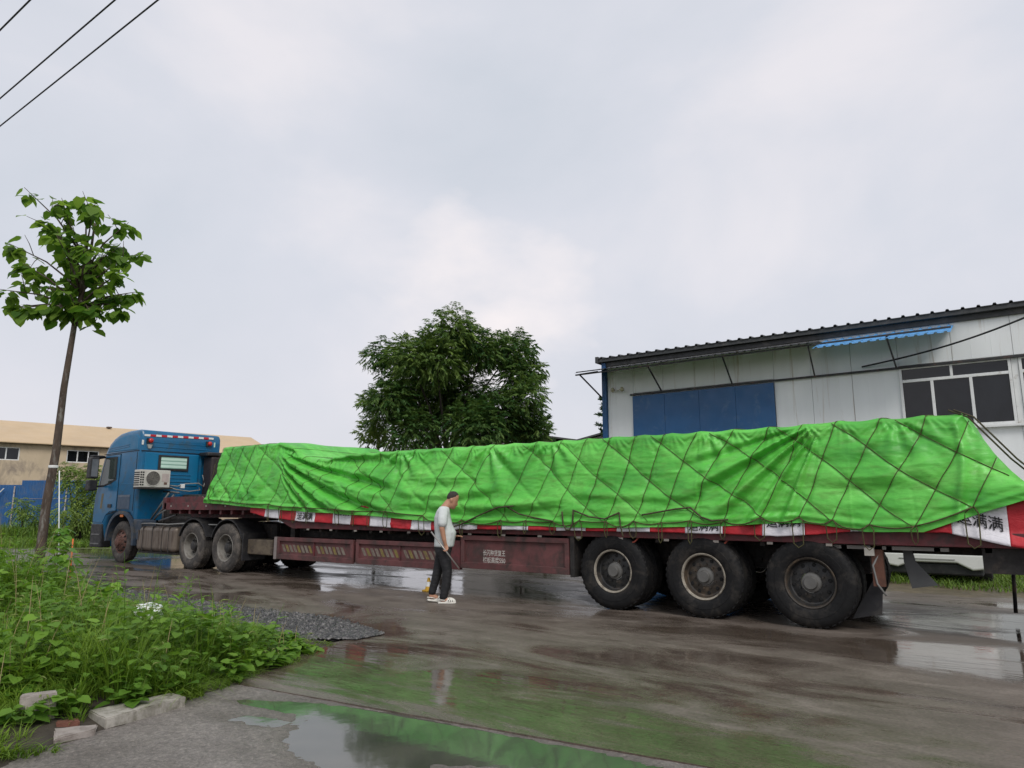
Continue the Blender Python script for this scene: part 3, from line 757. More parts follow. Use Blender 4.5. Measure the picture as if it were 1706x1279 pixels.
bt = empty('broadleaf_tree', C(*TC)); tag(bt, 'big dark green tree with feathery leaves rising behind the load', 'tree')
Vl, Ql, ti = sprays(cen, 290, .30, .16, 1, .30)
tag(obj('crown', mesh_np('crown', Vl, Ql, tint=ti), M_TLEAF, bt), kind=None)
tk = MB(); b0 = Vector(C(TC[0], TC[1], -.1)); f0 = Vector(C(TC[0], TC[1], 3.4))
tk.tube([b0, b0.lerp(f0, .5), f0], [.34, .28, .22], 10)
for (c, r_) in cen[::2]:
    c = Vector(c); s_ = f0 + Vector((0, 0, random.uniform(-.8, .2)))
    tk.tube([s_, s_.lerp(c, .5) + Vector((0, 0, .3)), c], [.07, .045, .02], 6)
tk.obj('trunk', M_DBARK, bt, smooth=True)

def conifer(x, y, h, w, label, low=.12, group='conifers beyond the yard', dens=1.0):
    root = empty('conifer_tree', C(x, y)); tag(root, label, 'tree', group)
    base = np.array(C(x, y)); MB().tube([tuple(base), tuple(base + (0, 0, h * .95))], [.11, .02], 7).obj('trunk', M_DBARK, root)
    PP = []; DD = []; SS = []
    for i in range(int(34 * dens)):
        t = low + (1 - low) * (i / (34 * dens)); a = i * 2.39; L_ = w * (1 - t) ** .8 * random.uniform(.7, 1.15) + .12
        for q in np.linspace(.15, 1, int(8 + 8 * (1 - t))):
            p = base + np.array([math.cos(a) * L_ * q, math.sin(a) * L_ * q, h * t + L_ * q * (.45 - .15 * q)])
            for _ in range(7):
                PP.append(p + RNG.normal(size=3) * .03); DD.append(np.array([math.cos(a), math.sin(a), .7]) + RNG.normal(size=3) * .55); SS.append(random.uniform(.15, .28))
    PP = np.array(PP); Vl, Ql, pr = leaves(PP, np.array(DD), RNG.normal(size=PP.shape), np.array(SS), LANCE * np.array([.8, 1, 1]))
    obj('crown', mesh_np('crown', Vl, Ql, tint=np.repeat(RNG.random(len(PP)), pr)), M_CON, root)
conifer(1.55, 34, 5.9, 1.1, 'small conifer rising at the right foot of the big tree')
conifer(-6.7, 35, 5.2, 1.9, 'bushy conifer at the left foot of the big tree')
conifer(5.95, 45, 8.4, 1.3, 'tall thin conifer beside the blue corner post')
conifer(.4, 33, 4.9, 1.3, 'low conifer half hidden under the right side of the big tree')

def shrub(name, centres, base, label, m, per=90, ln=.3, lw=.12, droop=.8):
    root = empty(name, base); tag(root, label, 'shrub')
    Vl, Ql, ti = sprays(centres, per, ln, lw, 1, droop)
    obj('crown', mesh_np('crown', Vl, Ql, tint=ti), m, root)
    st = MB()
    for c, r_ in centres: st.tube([base, tuple((np.array(base) * .5 + np.array(c) * .5) + (0, 0, .1)), c], [.05, .035, .012], 6)
    st.obj('stem', M_DBARK, root, smooth=True)
shrub('willow_shrub', [(C(-16.6, 27, 2.5), .55), (C(-16.0, 27.2, 2.2), .85), (C(-15.6, 27.1, 1.5), .9), (C(-16.3, 26.6, 1.2), .55), (C(-15.0, 27, 2.2), .9), (C(-17.0, 27, 2.75), .3)], C(-16.4, 27.1), 'light green drooping shrub in front of the blue fence beside the cab', M_TLEAF_L, 300, .4, .13)
shrub('leafy_shrub', [(C(-20.3, 29.5, 1.35), .5), (C(-19.6, 29.5, 1.0), .55)], C(-20.1, 29.5), 'small round shrub at the foot of the blue fence', M_TLEAF_L, 260, .3, .13)
# far strip of weeds and grass before the fence
k = 16000
cx_ = RNG.uniform(-27, -11, k); cy_ = RNG.uniform(24.6, 31.6, k)
P_ = np.array([C(a, b, -.02) for a, b in zip(cx_, cy_)])
hh = np.where(cy_ > 28.5, RNG.uniform(.5, 1.05, k), RNG.uniform(.15, .4, k)) * (1 + .4 * fbm(cx_ * .5, cy_ * .5))
Vb, Qb, per = blades(P_, hh, RNG.uniform(.03, .07, k), RNG.uniform(0, 6.28, k), RNG.uniform(.2, 1, k), 3)
M_FGRASS = foliage('far grass', (.085, .155, .028), (.22, .33, .06), .35, .6)
tag(obj('far_grass', mesh_np('far_grass', Vb, Qb, tint=np.repeat(np.clip(.5 + .4 * RNG.normal(size=k), 0, 1), per)), M_FGRASS), 'strip of light green grass between the road and the blue fence', 'grass', kind='stuff')
gq = [C(-40, 24.2, .006), C(-10, 24.2, .006), C(-10, 45, .006), C(-40, 45, .006)]
tag(obj('far_verge_ground', mesh_from('far_verge_ground', gq, [(0, 1, 2, 3)]), mat('grassy earth', (.09, .11, .035), .9, var=.4, vscale=1.5)), kind='structure')
# grass at the foot of the white building
gq = [(-1.5, 5.0, .007), (14, 4.3, .007), (14, 10.6, .007), (-1.5, 10.6, .007)]
gxs = np.linspace(-2.0, 14, 90); gys = np.linspace(0, 1, 30)
GX, GT = np.meshgrid(gxs, gys, indexing='ij'); GY = (4.3 + .35 * fbm(GX * .8, 0 * GX, 3) + .5 * sstep(2.0, -2, GX)) + (10.6 - 4.3) * GT
GZ = -.01 + .06 * sstep(0, .25, GT) + .03 * fbm(GX * 2, GY * 2)
M_MUD = mat('muddy ground', (.10, .080, .048), .5, var=.4, vscale=3, bmp=.5, bscale=30)
tag(obj('muddy_ground', mesh_np('muddy_ground', np.stack([GX, GY, GZ], -1).reshape(-1, 3), grid_faces(*GX.shape)), M_MUD, smooth=True), kind='structure')
k = 17000
ax_ = RNG.uniform(-.5, 10, k); ay_ = RNG.uniform(4.9, 9.5, k); pt = fbm(ax_ * .9, ay_ * .9, 5, o=3)
mk = (ay_ > 5.2 + .5 * pt + .25) & (pt > -.45); ax_, ay_, pt = ax_[mk], ay_[mk], pt[mk]; k = len(ax_)
Vb, Qb, per = blades(np.stack([ax_, ay_, np.full(k, .03)], 1), RNG.uniform(.08, .24, k) * (1 + .8 * pt), RNG.uniform(.012, .028, k), RNG.uniform(0, 6.28, k), RNG.uniform(.3, 1.3, k), 3)
tag(obj('wall_foot_grass', mesh_np('wall_foot_grass', Vb, Qb, tint=np.repeat(np.clip(.35 + .3 * RNG.normal(size=k), 0, 1), per)), M_FGRASS), 'patchy grass and weeds behind the tail of the trailer', 'grass', kind='stuff')

# ------------------------------------------------------------------ buildings and fence
M_PANEL = mat('white wall panel', (.76, .78, .78), .5, var=.05, vscale=1.3, dirt=((.50, .45, .39), .10, 5.5), stretch=(1, 1, .05))
M_PANEL_B = mat('blue sheet metal', (.012, .085, .225), .42, var=.14, vscale=.9, dirt=((.05, .12, .24), .2, 2.5))
M_ROOF = mat('dark roof sheet', (.040, .042, .044), .55, var=.2, dirt=((.09, .085, .08), .25, 3))
M_STEEL = mat('dark steel bar', (.022, .022, .024), .55, var=.3, dirt=((.09, .045, .03), .25, 8))
M_AWN_D = mat('weathered awning sheet', (.014, .016, .018), .8, var=.3)
M_AWN_B = mat('light blue awning sheet', (.10, .32, .62), .45, var=.12)
M_WFRAME = mat('white window frame', (.70, .71, .70), .45, var=.07, dirt=((.42, .40, .36), .15, 5))
def glass_mat(name, col, rough=.06):
    m, nt, b = new_mat(name); v = coords(nt)
    n = noise(nt, v, 1.4, 4, .6, .8)
    nt.links.new(ramp(nt, n.outputs['Fac'], [(.35, tuple(c * .6 for c in col)), (.7, tuple(c * 1.5 for c in col))]), b.inputs['Base Color'])
    b.inputs['Roughness'].default_value = rough; b.inputs['IOR'].default_value = 1.5
    w = noise(nt, v, 2.3, 2); bump(nt, b, w.outputs['Fac'], .02, .02)
    return m
M_GLASS = glass_mat('dark window glass', (.007, .008, .010))
WY = 10.47
bd = empty('workshop_building', (4.0, 14.5, 0)); tag(bd, 'white panel workshop with dark roof and blue door behind the load', 'building')
X0, X1 = -6.86, 13.2
xw = np.arange(X0, X1, 1.0)
def panel_strip(x0, x1, z0, z1, y=WY, name='wall_panel', m=M_PANEL, rib=True):
    p = MB(); g = .004
    p.box(x0 + g, x1 - g, y, y + .07, z0, z1)
    if rib:
        for q in (.333, .667): p.box(x0 + (x1 - x0) * q - .006, x0 + (x1 - x0) * q + .006, y - .003, y + .001, z0 + .01, z1 - .01)
    return p.obj(name, m, bd, bevel=.004, seg=1)
WX0, WX1, WZ0, WZ1 = 1.25, 3.52, 3.26, 4.78
WX2, WX3 = 3.66, 5.95
edges = sorted(set([X0, -5.98, -5.0, -4.0, -3.0, -1.76, -.8, .18, 1.25, 2.4, 3.59, 4.75, 5.95] + list(np.arange(6.95, X1 + .01, 1.0))))
for a, b in zip(edges[:-1], edges[1:]):
    if a >= -5.99 and b <= -1.75:
        panel_strip(a, b, 4.84, 5.93)
    elif 1.24 <= a and b <= 5.96:
        panel_strip(a, b, WZ1 + .06, 5.93); panel_strip(a, b, 0, WZ0 - .05)
    else:
        panel_strip(a, b, 0, 5.93)
# masonry behind the panels and the other walls
core = MB(); core.box(X0 + .02, X1 - .02, WY + .075, WY + .10, 0, WZ0 - .05); core.box(X0 + .02, WX0 - .01, WY + .075, WY + .10, WZ0 - .05, 5.9); core.box(WX3 + .01, X1 - .02, WY + .075, WY + .10, WZ0 - .05, 5.9); core.box(WX0 - .01, WX3 + .01, WY + .075, WY + .10, WZ1 + .06, 5.9)
core.box(X0, X0 + .1, WY + .10, WY + 9, 0, 5.9); core.box(X1 - .1, X1, WY + .10, WY + 9, 0, 5.9); core.box(X0 + .1, X1 - .1, WY + 8.9, WY + 9, 0, 6.9)
core.obj('wall', M_PANEL, bd)
# corner post
p = MB(); p.box(X0 - .16, X0 - .01, WY - .09, WY + .12, 0, 5.88)
for q in (-.14, -.085, -.03): p.box(X0 + q - .012, X0 + q + .012, WY - .10, WY - .088, .02, 5.86)
p.obj('corner_post', M_PANEL_B, bd, bevel=.004, seg=1)
# sliding door: four blue leaves hung from a rail
for a, b in ((-5.98, -4.94), (-4.94, -3.88), (-3.88, -2.82), (-2.82, -1.76)):
    d = MB(); d.box(a + .003, b - .003, WY - .075, WY - .03, .06, 4.73)
    d.obj('door_panel', M_PANEL_B, bd, bevel=.004, seg=1)
MB().box(-6.05, WX3 + .3, WY - .10, WY - .035, 4.755, 4.805).obj('door_rail', M_STEEL, bd)
# windows
def window(x0, x1, muls_low, muls_up):
    w = empty('window', ((x0 + x1) / 2, WY, WZ0), parent=bd)
    zt = 4.44; f = MB(); y0, y1 = WY - .045, WY + .05
    f.box(x0, x1, y0, y1, WZ0, WZ0 + .06); f.box(x0, x1, y0, y1, WZ1 - .05, WZ1); f.box(x0, x0 + .06, y0, y1, WZ0 + .06, WZ1 - .05); f.box(x1 - .06, x1, y0, y1, WZ0 + .06, WZ1 - .05)
    f.box(x0 + .06, x1 - .06, y0 + .003, y1 - .003, zt - .035, zt + .035)
    for q in muls_low: f.box(q - .032, q + .032, y0 + .004, y1 - .01, WZ0 + .06, zt - .035)
    for q in muls_up: f.box(q - .028, q + .028, y0 + .004, y1 - .01, zt + .035, WZ1 - .05)
    f.obj('frame', M_WFRAME, w, bevel=.005)
    MB().box(x0 - .08, x1 + .06, WY - .12, WY + .02, WZ0 - .062, WZ0 - .006).obj('sill', M_WFRAME, w, bevel=.006)
    xs_ = [x0 + .05] + muls_low + [x1 - .05]
    for a, b in zip(xs_[:-1], xs_[1:]): MB().box(a + .02, b - .02, WY + .0, WY + .008, WZ0 + .05, zt - .02).obj('pane', M_GLASS, w)
    xs_ = [x0 + .05] + muls_up + [x1 - .05]
    for a, b in zip(xs_[:-1], xs_[1:]): MB().box(a + .02, b - .02, WY + .004, WY + .012, zt + .02, WZ1 - .04).obj('pane', M_GLASS, w)
window(WX0, WX1, [1.93, 2.72], [2.35]); window(WX2, WX3, [4.4, 5.2], [4.8])
MB().box(WX1 + .005, WX2 - .005, WY - .02, WY + .03, WZ0 - .06, WZ1 + .02).obj('window_post', M_WFRAME, bd, bevel=.004)
# dark interior behind the glass
room = MB(); room.box(X0 + .2, X1 - .2, WY + 1.2, WY + 1.25, .1, 5.8); room.obj('back_partition', mat('dim interior', (.05, .05, .05), .9), bd)
# roof: sheet with ribs running up the slope, seen as a toothed edge
def ribbed(x0, x1, n, y0, z0, y1, z1, th=.004, rib=.035, rw=.05):
    V_ = []; F_ = []; xs_ = []
    pitch = (x1 - x0) / n
    for i in range(n):
        a = x0 + i * pitch; xs_ += [(a, 0), (a + pitch * .5 - rw, 0), (a + pitch * .5 - rw * .55, rib), (a + pitch * .5 + rw * .55, rib), (a + pitch * .5 + rw, 0)]
    xs_.append((x1, 0)); k_ = len(xs_)
    for (yy, zz) in ((y0, z0), (y1, z1)):
        for x, h in xs_: V_.append((x, yy, zz + h))
    for (yy, zz) in ((y0, z0), (y1, z1)):
        for x, h in xs_: V_.append((x, yy, zz + h - th))
    for i in range(k_ - 1):
        F_ += [(i, i + 1, k_ + i + 1, k_ + i), (2 * k_ + i + 1, 2 * k_ + i, 3 * k_ + i, 3 * k_ + i + 1), (i + 1, i, 2 * k_ + i, 2 * k_ + i + 1), (k_ + i, k_ + i + 1, 3 * k_ + i + 1, 3 * k_ + i)]
    F_ += [(0, k_, 3 * k_, 2 * k_), (k_ - 1, 3 * k_ - 1, 4 * k_ - 1, 2 * k_ - 1)]
    return MB().add(V_, F_)
rf = ribbed(X0 - .25, X1 + .3, 66, WY - .22, 6.02, WY + 9.2, 6.95, .02, .045, .045).obj('roof', M_ROOF, bd)
g = MB(); g.box(X0 - .22, X1 + .25, WY - .19, WY + .01, 5.90, 6.01); g.box(X0 - .1, X1 + .1, WY - .06, WY - .004, 5.76, 5.898); g.box(X0 - .3, X0 - .2, WY - .24, WY + .3, 5.88, 6.08); g.obj('gutter', M_ROOF, bd, bevel=.006)
# rain canopy over the door: struts, outer rail and sheets
ay, az_ = 9.33, 5.40
MB().bar((-7.35, ay, az_ - .02), (2.5, ay, az_ + .02), .04, .04).obj('canopy_rail', M_STEEL, bd)
for i, (xa, xb) in enumerate(((-7.05, -7.2), (-5.02, -4.94), (-2.89, -2.76), (-.70, -.57), (1.21, 1.19))):
    MB().bar((xa, WY - .06, 4.80), (xb, ay, az_ - .03), .035, .035).obj('strut', M_STEEL, bd)
    MB().bar((xb, ay + .02, az_ + .0), (xb, WY - .01, 5.66), .03, .03).obj('canopy_beam', M_STEEL, bd)
cs = np.linspace(-7.35, 2.5, 11)
for i, (a, b) in enumerate(zip(cs[:-1], cs[1:])):
    dz = -.15 if i >= 7 else 0
    ribbed(a + .004, b - .004, 5, ay - .10 - (.06 if i >= 7 else 0), az_ + .03 + dz, WY - .005, 5.70 + (0 if i < 7 else .002), .004, .03, .04).obj('canopy_sheet', M_AWN_B if i >= 7 else M_AWN_D, bd)
# lamp bracket and loose cable on the wall
lp = MB(); lp.tube([(-6.5, WY - .01, 4.97), (-6.42, WY - .18, 4.93), (-6.3, WY - .22, 4.97)], .012, 6); lp.lathe([(.03, .05), (.06, .0), (.062, -.05), (.02, -.09)], (-6.62, WY - .12, 5.0), 'Z', 12); lp.lathe([(.03, .05), (.06, .0), (.062, -.05), (.02, -.09)], (-6.25, WY - .22, 4.98), 'Z', 12)
lp.obj('wall_lamp', mat('aged lamp plastic', (.36, .34, .22), .5), bd, smooth=True)
cb = []
for t in np.linspace(0, 1, 24):
    x = .45 + 5.5 * t; cb.append((x, WY - .10 - 1.5 * t, 4.90 + 1.05 * t + .25 * t * t - .22 * math.sin(math.pi * t)))
tag(MB().tube(cb, .022, 6).obj('power_cable', mat('black cable', (.012, .012, .012), .6), smooth=True), 'thick black cable rising across the white wall above the window', 'cable')

# beige building on the far left
M_BEIGE = mat('beige render', (.50, .405, .285), .85, var=.12, vscale=.7, bmp=.2, bscale=14, dirt=((.25, .205, .165), .34, .9), stretch=(1, 1, .5))
M_BROOF = mat('beige roof sheet', (.52, .385, .235), .6, var=.08, vscale=.4)
M_BEDGE = mat('brown eave', (.11, .075, .055), .8)
hb = empty('beige_building', C(-30, 49)); tag(hb, 'long beige hall with white framed windows behind the blue fence', 'building')
hd = Vector((.717, .697, 0)); hn = Vector((-.697, .717, 0))
h0 = Vector((-36.5, 43.15, 0))           # a point of the front wall, in the standpoint frame
def HB(u, d, z):
    p = h0 + hd * u + hn * d; return C(p.x, p.y, z)
def hquad(u0, u1, d0, d1, z0, z1):
    V_ = [HB(u, d, z) for z in (z0, z1) for d in (d0, d1) for u in (u0, u1)]
    return V_, [(0, 1, 3, 2), (4, 6, 7, 5), (0, 4, 5, 1), (2, 3, 7, 6), (0, 2, 6, 4), (1, 5, 7, 3)]
w_ = [(3.0, 5.25), (7.95, 9.95), (13.0, 15.0), (18, 20)]
b_ = MB(); last = -8.0
for a, b in w_:
    b_.add(*hquad(last, a, 0, .3, 0, 5.5)); b_.add(*hquad(a, b, 0, .3, 0, 4.40)); b_.add(*hquad(a, b, 0, .3, 5.26, 5.5)); last = b
b_.add(*hquad(last, 23, 0, .3, 0, 5.5)); b_.add(*hquad(-8, 23, 12, 12.3, 0, 5.5)); b_.add(*hquad(22.7, 23, .3, 12, 0, 5.5)); b_.add(*hquad(-8, -7.7, .3, 12, 0, 5.5))
b_.obj('wall', M_BEIGE, hb)
MB().add(*hquad(-8.3, 23.3, -.35, .5, 5.5, 5.58)).obj('eave', M_BEDGE, hb)
rp_ = [HB(-8.3, -.4, 5.59), HB(23.3, -.4, 5.59), HB(23.3, 5.4, 7.52), HB(-8.3, 5.4, 7.52), HB(-8.3, 12.6, 5.5), HB(23.3, 12.6, 5.5)]
rp2 = rp_ + [(x, y, z - .06) for x, y, z in rp_]
MB().add(rp2, [(0, 1, 2, 3), (3, 2, 5, 4), (6, 9, 8, 7), (9, 10, 11, 8), (0, 6, 7, 1), (4, 5, 11, 10), (0, 3, 9, 6), (3, 4, 10, 9), (1, 7, 8, 2), (2, 8, 11, 5)]).obj('roof', M_BROOF, hb)
for i in range(20): MB().add(*[[Vector(HB(-8 + i * 1.5, 5.1, 7.44)) + Vector(q) for q in ((0, 0, 0), (.3, 0, 0), (.3, .3, 0), (0, .3, 0), (0, 0, .10), (.3, 0, .10), (.3, .3, .10), (0, .3, .10))], [(3, 2, 1, 0), (4, 5, 6, 7), (0, 1, 5, 4), (1, 2, 6, 5), (2, 3, 7, 6), (3, 0, 4, 7)]]).obj('ridge_cap', M_BEDGE, hb) if i % 9 == 4 else None
for a, b in w_:
    w = empty('window', HB((a + b) / 2, 0, 4.4), parent=hb); f = MB()
    for q in ((a, b, .06, .14, 4.40, 4.46), (a, b, .06, .14, 5.20, 5.26)): f.add(*hquad(*q))
    nn_ = 3
    for i in range(nn_ + 1):
        u = a + (b - a) * i / nn_; u0 = min(max(u - .035, a), b - .07); f.add(*hquad(u0, u0 + .07, .055, .145, 4.46, 5.20))
    f.obj('frame', M_WFRAME, w)
    for i in range(nn_): MB().add(*hquad(a + (b - a) * i / nn_ + .03, a + (b - a) * (i + 1) / nn_ - .03, .10, .11, 4.44, 5.22)).obj('pane', M_GLASS, w)

# blue site fence
M_FENCE = mat('blue fence sheet', (.020, .095, .255), .5, var=.2, vscale=1.4, dirt=((.08, .12, .20), .25, 2.2))
fz = 32.0
fe = empty('site_fence', C(-20, fz)); tag(fe, 'blue sheet metal site fence with white posts', 'fence')
def fence_sheet(x0, x1, z0, z1, dy=0.0):
    n_ = 8; V_ = []; F_ = []
    for i in range(n_ * 4 + 1):
        x = x0 + (x1 - x0) * i / (n_ * 4); off = [0, .03, .03, 0][i % 4]
        V_ += [C(x, fz + dy - off, z0), C(x, fz + dy - off, z1)]
    for i in range(n_ * 4): F_.append((2 * i, 2 * i + 2, 2 * i + 3, 2 * i + 1))
    o = MB().add(V_, F_).obj('fence_sheet', M_FENCE, fe); md = o.modifiers.new('thickness', 'SOLIDIFY'); md.thickness = .006
for i in range(6): fence_sheet(-28.1 + i * 1.0, -28.1 + (i + 1) * 1.0 - .01, .05, 2.36)
for i in range(7):
    x = -22.1 + i * 1.0; fence_sheet(x, x + .99, .05, 1.74); fence_sheet(x, x + .99, 1.75, 2.56, -.03)
for x in (-25.5, -22.35, -20.0, -17.5): MB().bar(C(x, fz - .12, 0), C(x, fz - .12, 2.3), .04, .04).obj('post', mat('rusty white post', (.50, .47, .44), .7, dirt=((.20, .08, .04), .4, 5)), fe)
for x in (-25.0, -22.9): MB().bar(C(x + .1, fz - .15, 2.2), C(x - 1.2, fz - .35, .7), .035, .035).obj('brace', M_WFRAME, fe)

# low dark shed roofs between tree and workshop
sh = empty('far_shed', C(3, 46)); tag(sh, 'low dark roofed shed between the big tree and the workshop', 'shed')
wl = MB()
q = [C(-3, 44), C(5.0, 44), C(5.4, 50), C(-2.6, 50)]
wl.add([(*p[:2], 0) for p in q] + [(*p[:2], 5.4) for p in q], [(0, 1, 5, 4), (1, 2, 6, 5), (2, 3, 7, 6), (3, 0, 4, 7)]); wl.obj('wall', mat('grey shed wall', (.22, .21, .2), .8), sh)
r0 = [C(-3.4, 43.6, 5.55), C(-.6, 43.6, 6.1), C(5.2, 43.6, 5.35), C(5.6, 50.3, 5.35), C(-.2, 50.3, 6.1), C(-3.0, 50.3, 5.55)]
r1 = [(x, y, z - .1) for x, y, z in r0]
MB().add(r0 + r1, [(0, 1, 4, 5), (1, 2, 3, 4), (6, 11, 10, 7), (7, 10, 9, 8), (0, 6, 7, 1), (1, 7, 8, 2), (5, 4, 10, 11), (4, 3, 9, 10), (0, 5, 11, 6), (2, 8, 9, 3)]).obj('roof', M_ROOF, sh)
s2 = empty('far_shed', C(8, 52)); tag(s2, 'shed with rising dark roof behind the thin conifer', 'shed')
r0 = [C(3.9, 50, 5.9), C(12, 50, 8.2), C(12, 58, 8.2), C(3.9, 58, 5.9)]; r1 = [(x, y, z - .12) for x, y, z in r0]
MB().add(r0 + r1, [(0, 1, 2, 3), (4, 7, 6, 5), (0, 4, 5, 1), (1, 5, 6, 2), (2, 6, 7, 3), (3, 7, 4, 0)]).obj('roof', M_ROOF, s2)
q = [C(4.3, 50.4), C(11.8, 50.4), C(11.8, 57.6), C(4.3, 57.6)]
MB().add([(*p[:2], 0) for p in q] + [(*p[:2], z) for p, z in zip(q, (5.8, 7.9, 7.9, 5.8))], [(0, 1, 5, 4), (1, 2, 6, 5), (2, 3, 7, 6), (3, 0, 4, 7)]).obj('wall', mat('grey shed wall', (.22, .21, .2), .8), s2)
# distant hill
hx = np.linspace(-120, 10, 60)
hv = []
for x in hx:
    z = 5 + 16 * math.exp(-((x + 88) / 9) ** 2) + 2.0 * math.sin(x * .11) + 1.2 * math.sin(x * .33); hv.append((x, z))
V_ = [C(x, 240, -1) for x, z in hv] + [C(x, 250, z) for x, z in hv] + [C(x * 1.1, 330, -1) for x, z in hv]; n_ = len(hv)
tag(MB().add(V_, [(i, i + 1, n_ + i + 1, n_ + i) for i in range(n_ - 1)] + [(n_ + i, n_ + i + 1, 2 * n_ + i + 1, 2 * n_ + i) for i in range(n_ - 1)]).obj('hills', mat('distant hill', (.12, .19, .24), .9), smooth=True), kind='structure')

# overhead wires, strung along the road
M_WIRE = mat('wire', (.02, .02, .022), .6)
for y, lab in ((-4.84, 'lowest overhead wire of the three, nearest the young tree'), (-5.19, 'middle overhead wire in the upper corner of the sky'), (-5.88, 'shortest overhead wire, in the very corner of the sky')):
    pts = [(x, y, 8.5 - .15 * math.sin(math.pi * (x + 60) / 100)) for x in np.linspace(-60, 40, 41)]
    tag(MB().tube(pts, .013, 6).obj('overhead_wire', M_WIRE, smooth=True), lab, 'wire', 'overhead wires')

# ------------------------------------------------------------------ wheels
M_TYRE = mat('tyre rubber', (.0075, .0075, .008), .72, var=.3, vscale=12, bmp=.25, bscale=70, dirt=((.034, .030, .026), .34, 5), spec=.3, shuffle=True)
M_TYRE_D = mat('dusty tyre rubber', (.040, .036, .033), .8, var=.25, vscale=9, bmp=.25, bscale=70, dirt=((.125, .108, .092), .5, 5), shuffle=True)
M_RIM_DARK = mat('dark steel rim', (.018, .018, .018), .5, var=.3, dirt=((.055, .045, .035), .3, 10))
M_RIM_TAN = mat('tan steel rim', (.038, .031, .024), .5, var=.3, dirt=((.10, .07, .045), .35, 10))
M_RIM_GREY = mat('dusty grey rim', (.20, .19, .17), .6, var=.2, dirt=((.11, .095, .08), .4, 8))
M_LIP = mat('worn rim lip', (.30, .27, .22), .5, var=.2, dirt=((.10, .08, .06), .35, 12))
M_HUB = mat('hub cap', (.115, .112, .105), .5, var=.2)
M_RUST = mat('rusty hub', (.16, .075, .055), .75, var=.4, vscale=14, dirt=((.05, .03, .025), .5, 18))
M_BLACK = mat('black gap', (.006, .006, .006), .8)
R0 = .52
TYRE_P = [(.285, .045), (.300, .022), (.330, .008), (.370, .000), (.405, -.002), (.408, .002), (.440, .002), (.470, .010), (.492, .022), (.506, .036), (.512, .050), (.520, .056), (.520, .088), (.508, .090), (.508, .100), (.520, .102),
          (.520, .134), (.508, .136), (.508, .146), (.520, .148), (.520, .180), (.508, .182), (.508, .192), (.520, .194), (.520, .226), (.508, .236), (.490, .258), (.440, .280), (.380, .285), (.310, .268), (.285, .24)]
def wheel_meshes(kind):
    n = 48
    t = MB().lathe(TYRE_P, (0, 0, 0), 'Y', n)
    # shoulder lugs
    for j in range(40):
        q = 2 * math.pi * j / 40; R = Matrix.Rotation(-q, 3, 'Y')
        for yy in (.038, .212):
            t.box(-.020, .020, yy, yy + .03, .500, .5205, R, (0, 0, 0))
    tm = t.mesh('tyre')
    if kind == 'steer':
        rp_ = [(.288, .050), (.296, .028), (.290, .020), (.276, .030), (.262, .050), (.240, .048), (.215, .015), (.190, -.012), (.165, -.022), (.150, -.022)]
        hub = [(.150, -.020), (.140, -.045), (.118, -.050), (.112, -.085), (.085, -.098), (.0, -.100)]
        bolt_r, bolt_y, hole_r, hole_y = .168, -.022, .222, .012
    elif kind == 'drive':
        rp_ = [(.288, .050), (.298, .026), (.290, .016), (.276, .022), (.268, .050), (.262, .120), (.252, .170), (.235, .185), (.20, .182), (.17, .172), (.13, .172)]
        hub = [(.145, .172), (.130, .130), (.105, .100), (.098, .070), (.060, .060), (.0, .058)]
        bolt_r, bolt_y, hole_r, hole_y = .168, .170, .215, .180
    else:
        rp_ = [(.288, .050), (.298, .026), (.290, .016), (.276, .022), (.268, .045), (.262, .085), (.250, .118), (.235, .125), (.20, .118), (.16, .108), (.12, .108)]
        hub = [(.118, .108), (.108, .085), (.080, .075), (.076, .035), (.070, .028), (.0, .026)]
        bolt_r, bolt_y, hole_r, hole_y = .150, .106, .208, .1165
    lip = rp_[:5]; disc = rp_[4:]
    lm_ = MB().lathe(lip, (0, 0, 0), 'Y', n).mesh('rim_lip'); dm = MB().lathe(disc, (0, 0, 0), 'Y', n).mesh('rim')
    hm = MB().lathe(hub, (0, 0, 0), 'Y', 24).mesh('hub')
    nm = MB(); hl = MB()
    for j in range(10):
        q = 2 * math.pi * j / 10
        c = (bolt_r * math.cos(q), bolt_y - .022, bolt_r * math.sin(q)); nm.lathe([(.0, 0), (.013, 0), (.015, .004), (.015, .03)], c, 'Y', 6)
        q += math.pi / 10
        c = (hole_r * math.cos(q), hole_y - .005, hole_r * math.sin(q)); hl.lathe([(.0, .0), (.019, .0), (.024, .004), (.024, .03)], c, 'Y', 12)
    return dict(tyre=tm, rim_lip=lm_, rim=dm, hub=hm, lug_nuts=nm.mesh('lug_nuts'), hand_holes=hl.mesh('hand_holes'))
WM = {k_: wheel_meshes(k_) for k_ in ('steer', 'drive', 'trailer')}
_wcache = {}
def wheel(parent, x, y, kind, look, flip=False, spin=0.0, z=R0):
    w = bpy.data.objects.new('wheel', None); w.empty_display_size = .3
    w.location = (x, y, z); w.rotation_euler = (0, spin, math.pi if flip else 0)
    put(w, parent)
    for part, m in look.items():
        key = (kind, part, m.name)
        if key not in _wcache:
            me = WM[kind][part].copy(); me.materials.clear(); me.materials.append(m)
            me.polygons.foreach_set('use_smooth', np.ones(len(me.polygons), bool)); me.set_sharp_from_angle(angle=math.radians(35))
            _wcache[key] = me
        o = bpy.data.objects.new(part, _wcache[key]); COL.objects.link(o); o.parent = w
        if part in ('lug_nuts', 'hand_holes'): o['kind'] = 'stuff'
    return w
LOOK_D = dict(tyre=M_TYRE_D, rim_lip=M_RIM_GREY, rim=M_RIM_GREY, hub=M_RIM_DARK, lug_nuts=M_RIM_DARK, hand_holes=M_BLACK)
LOOK_S = dict(tyre=M_TYRE_D, rim_lip=M_RUST, rim=M_RUST, hub=M_RUST, lug_nuts=M_RUST, hand_holes=M_BLACK)
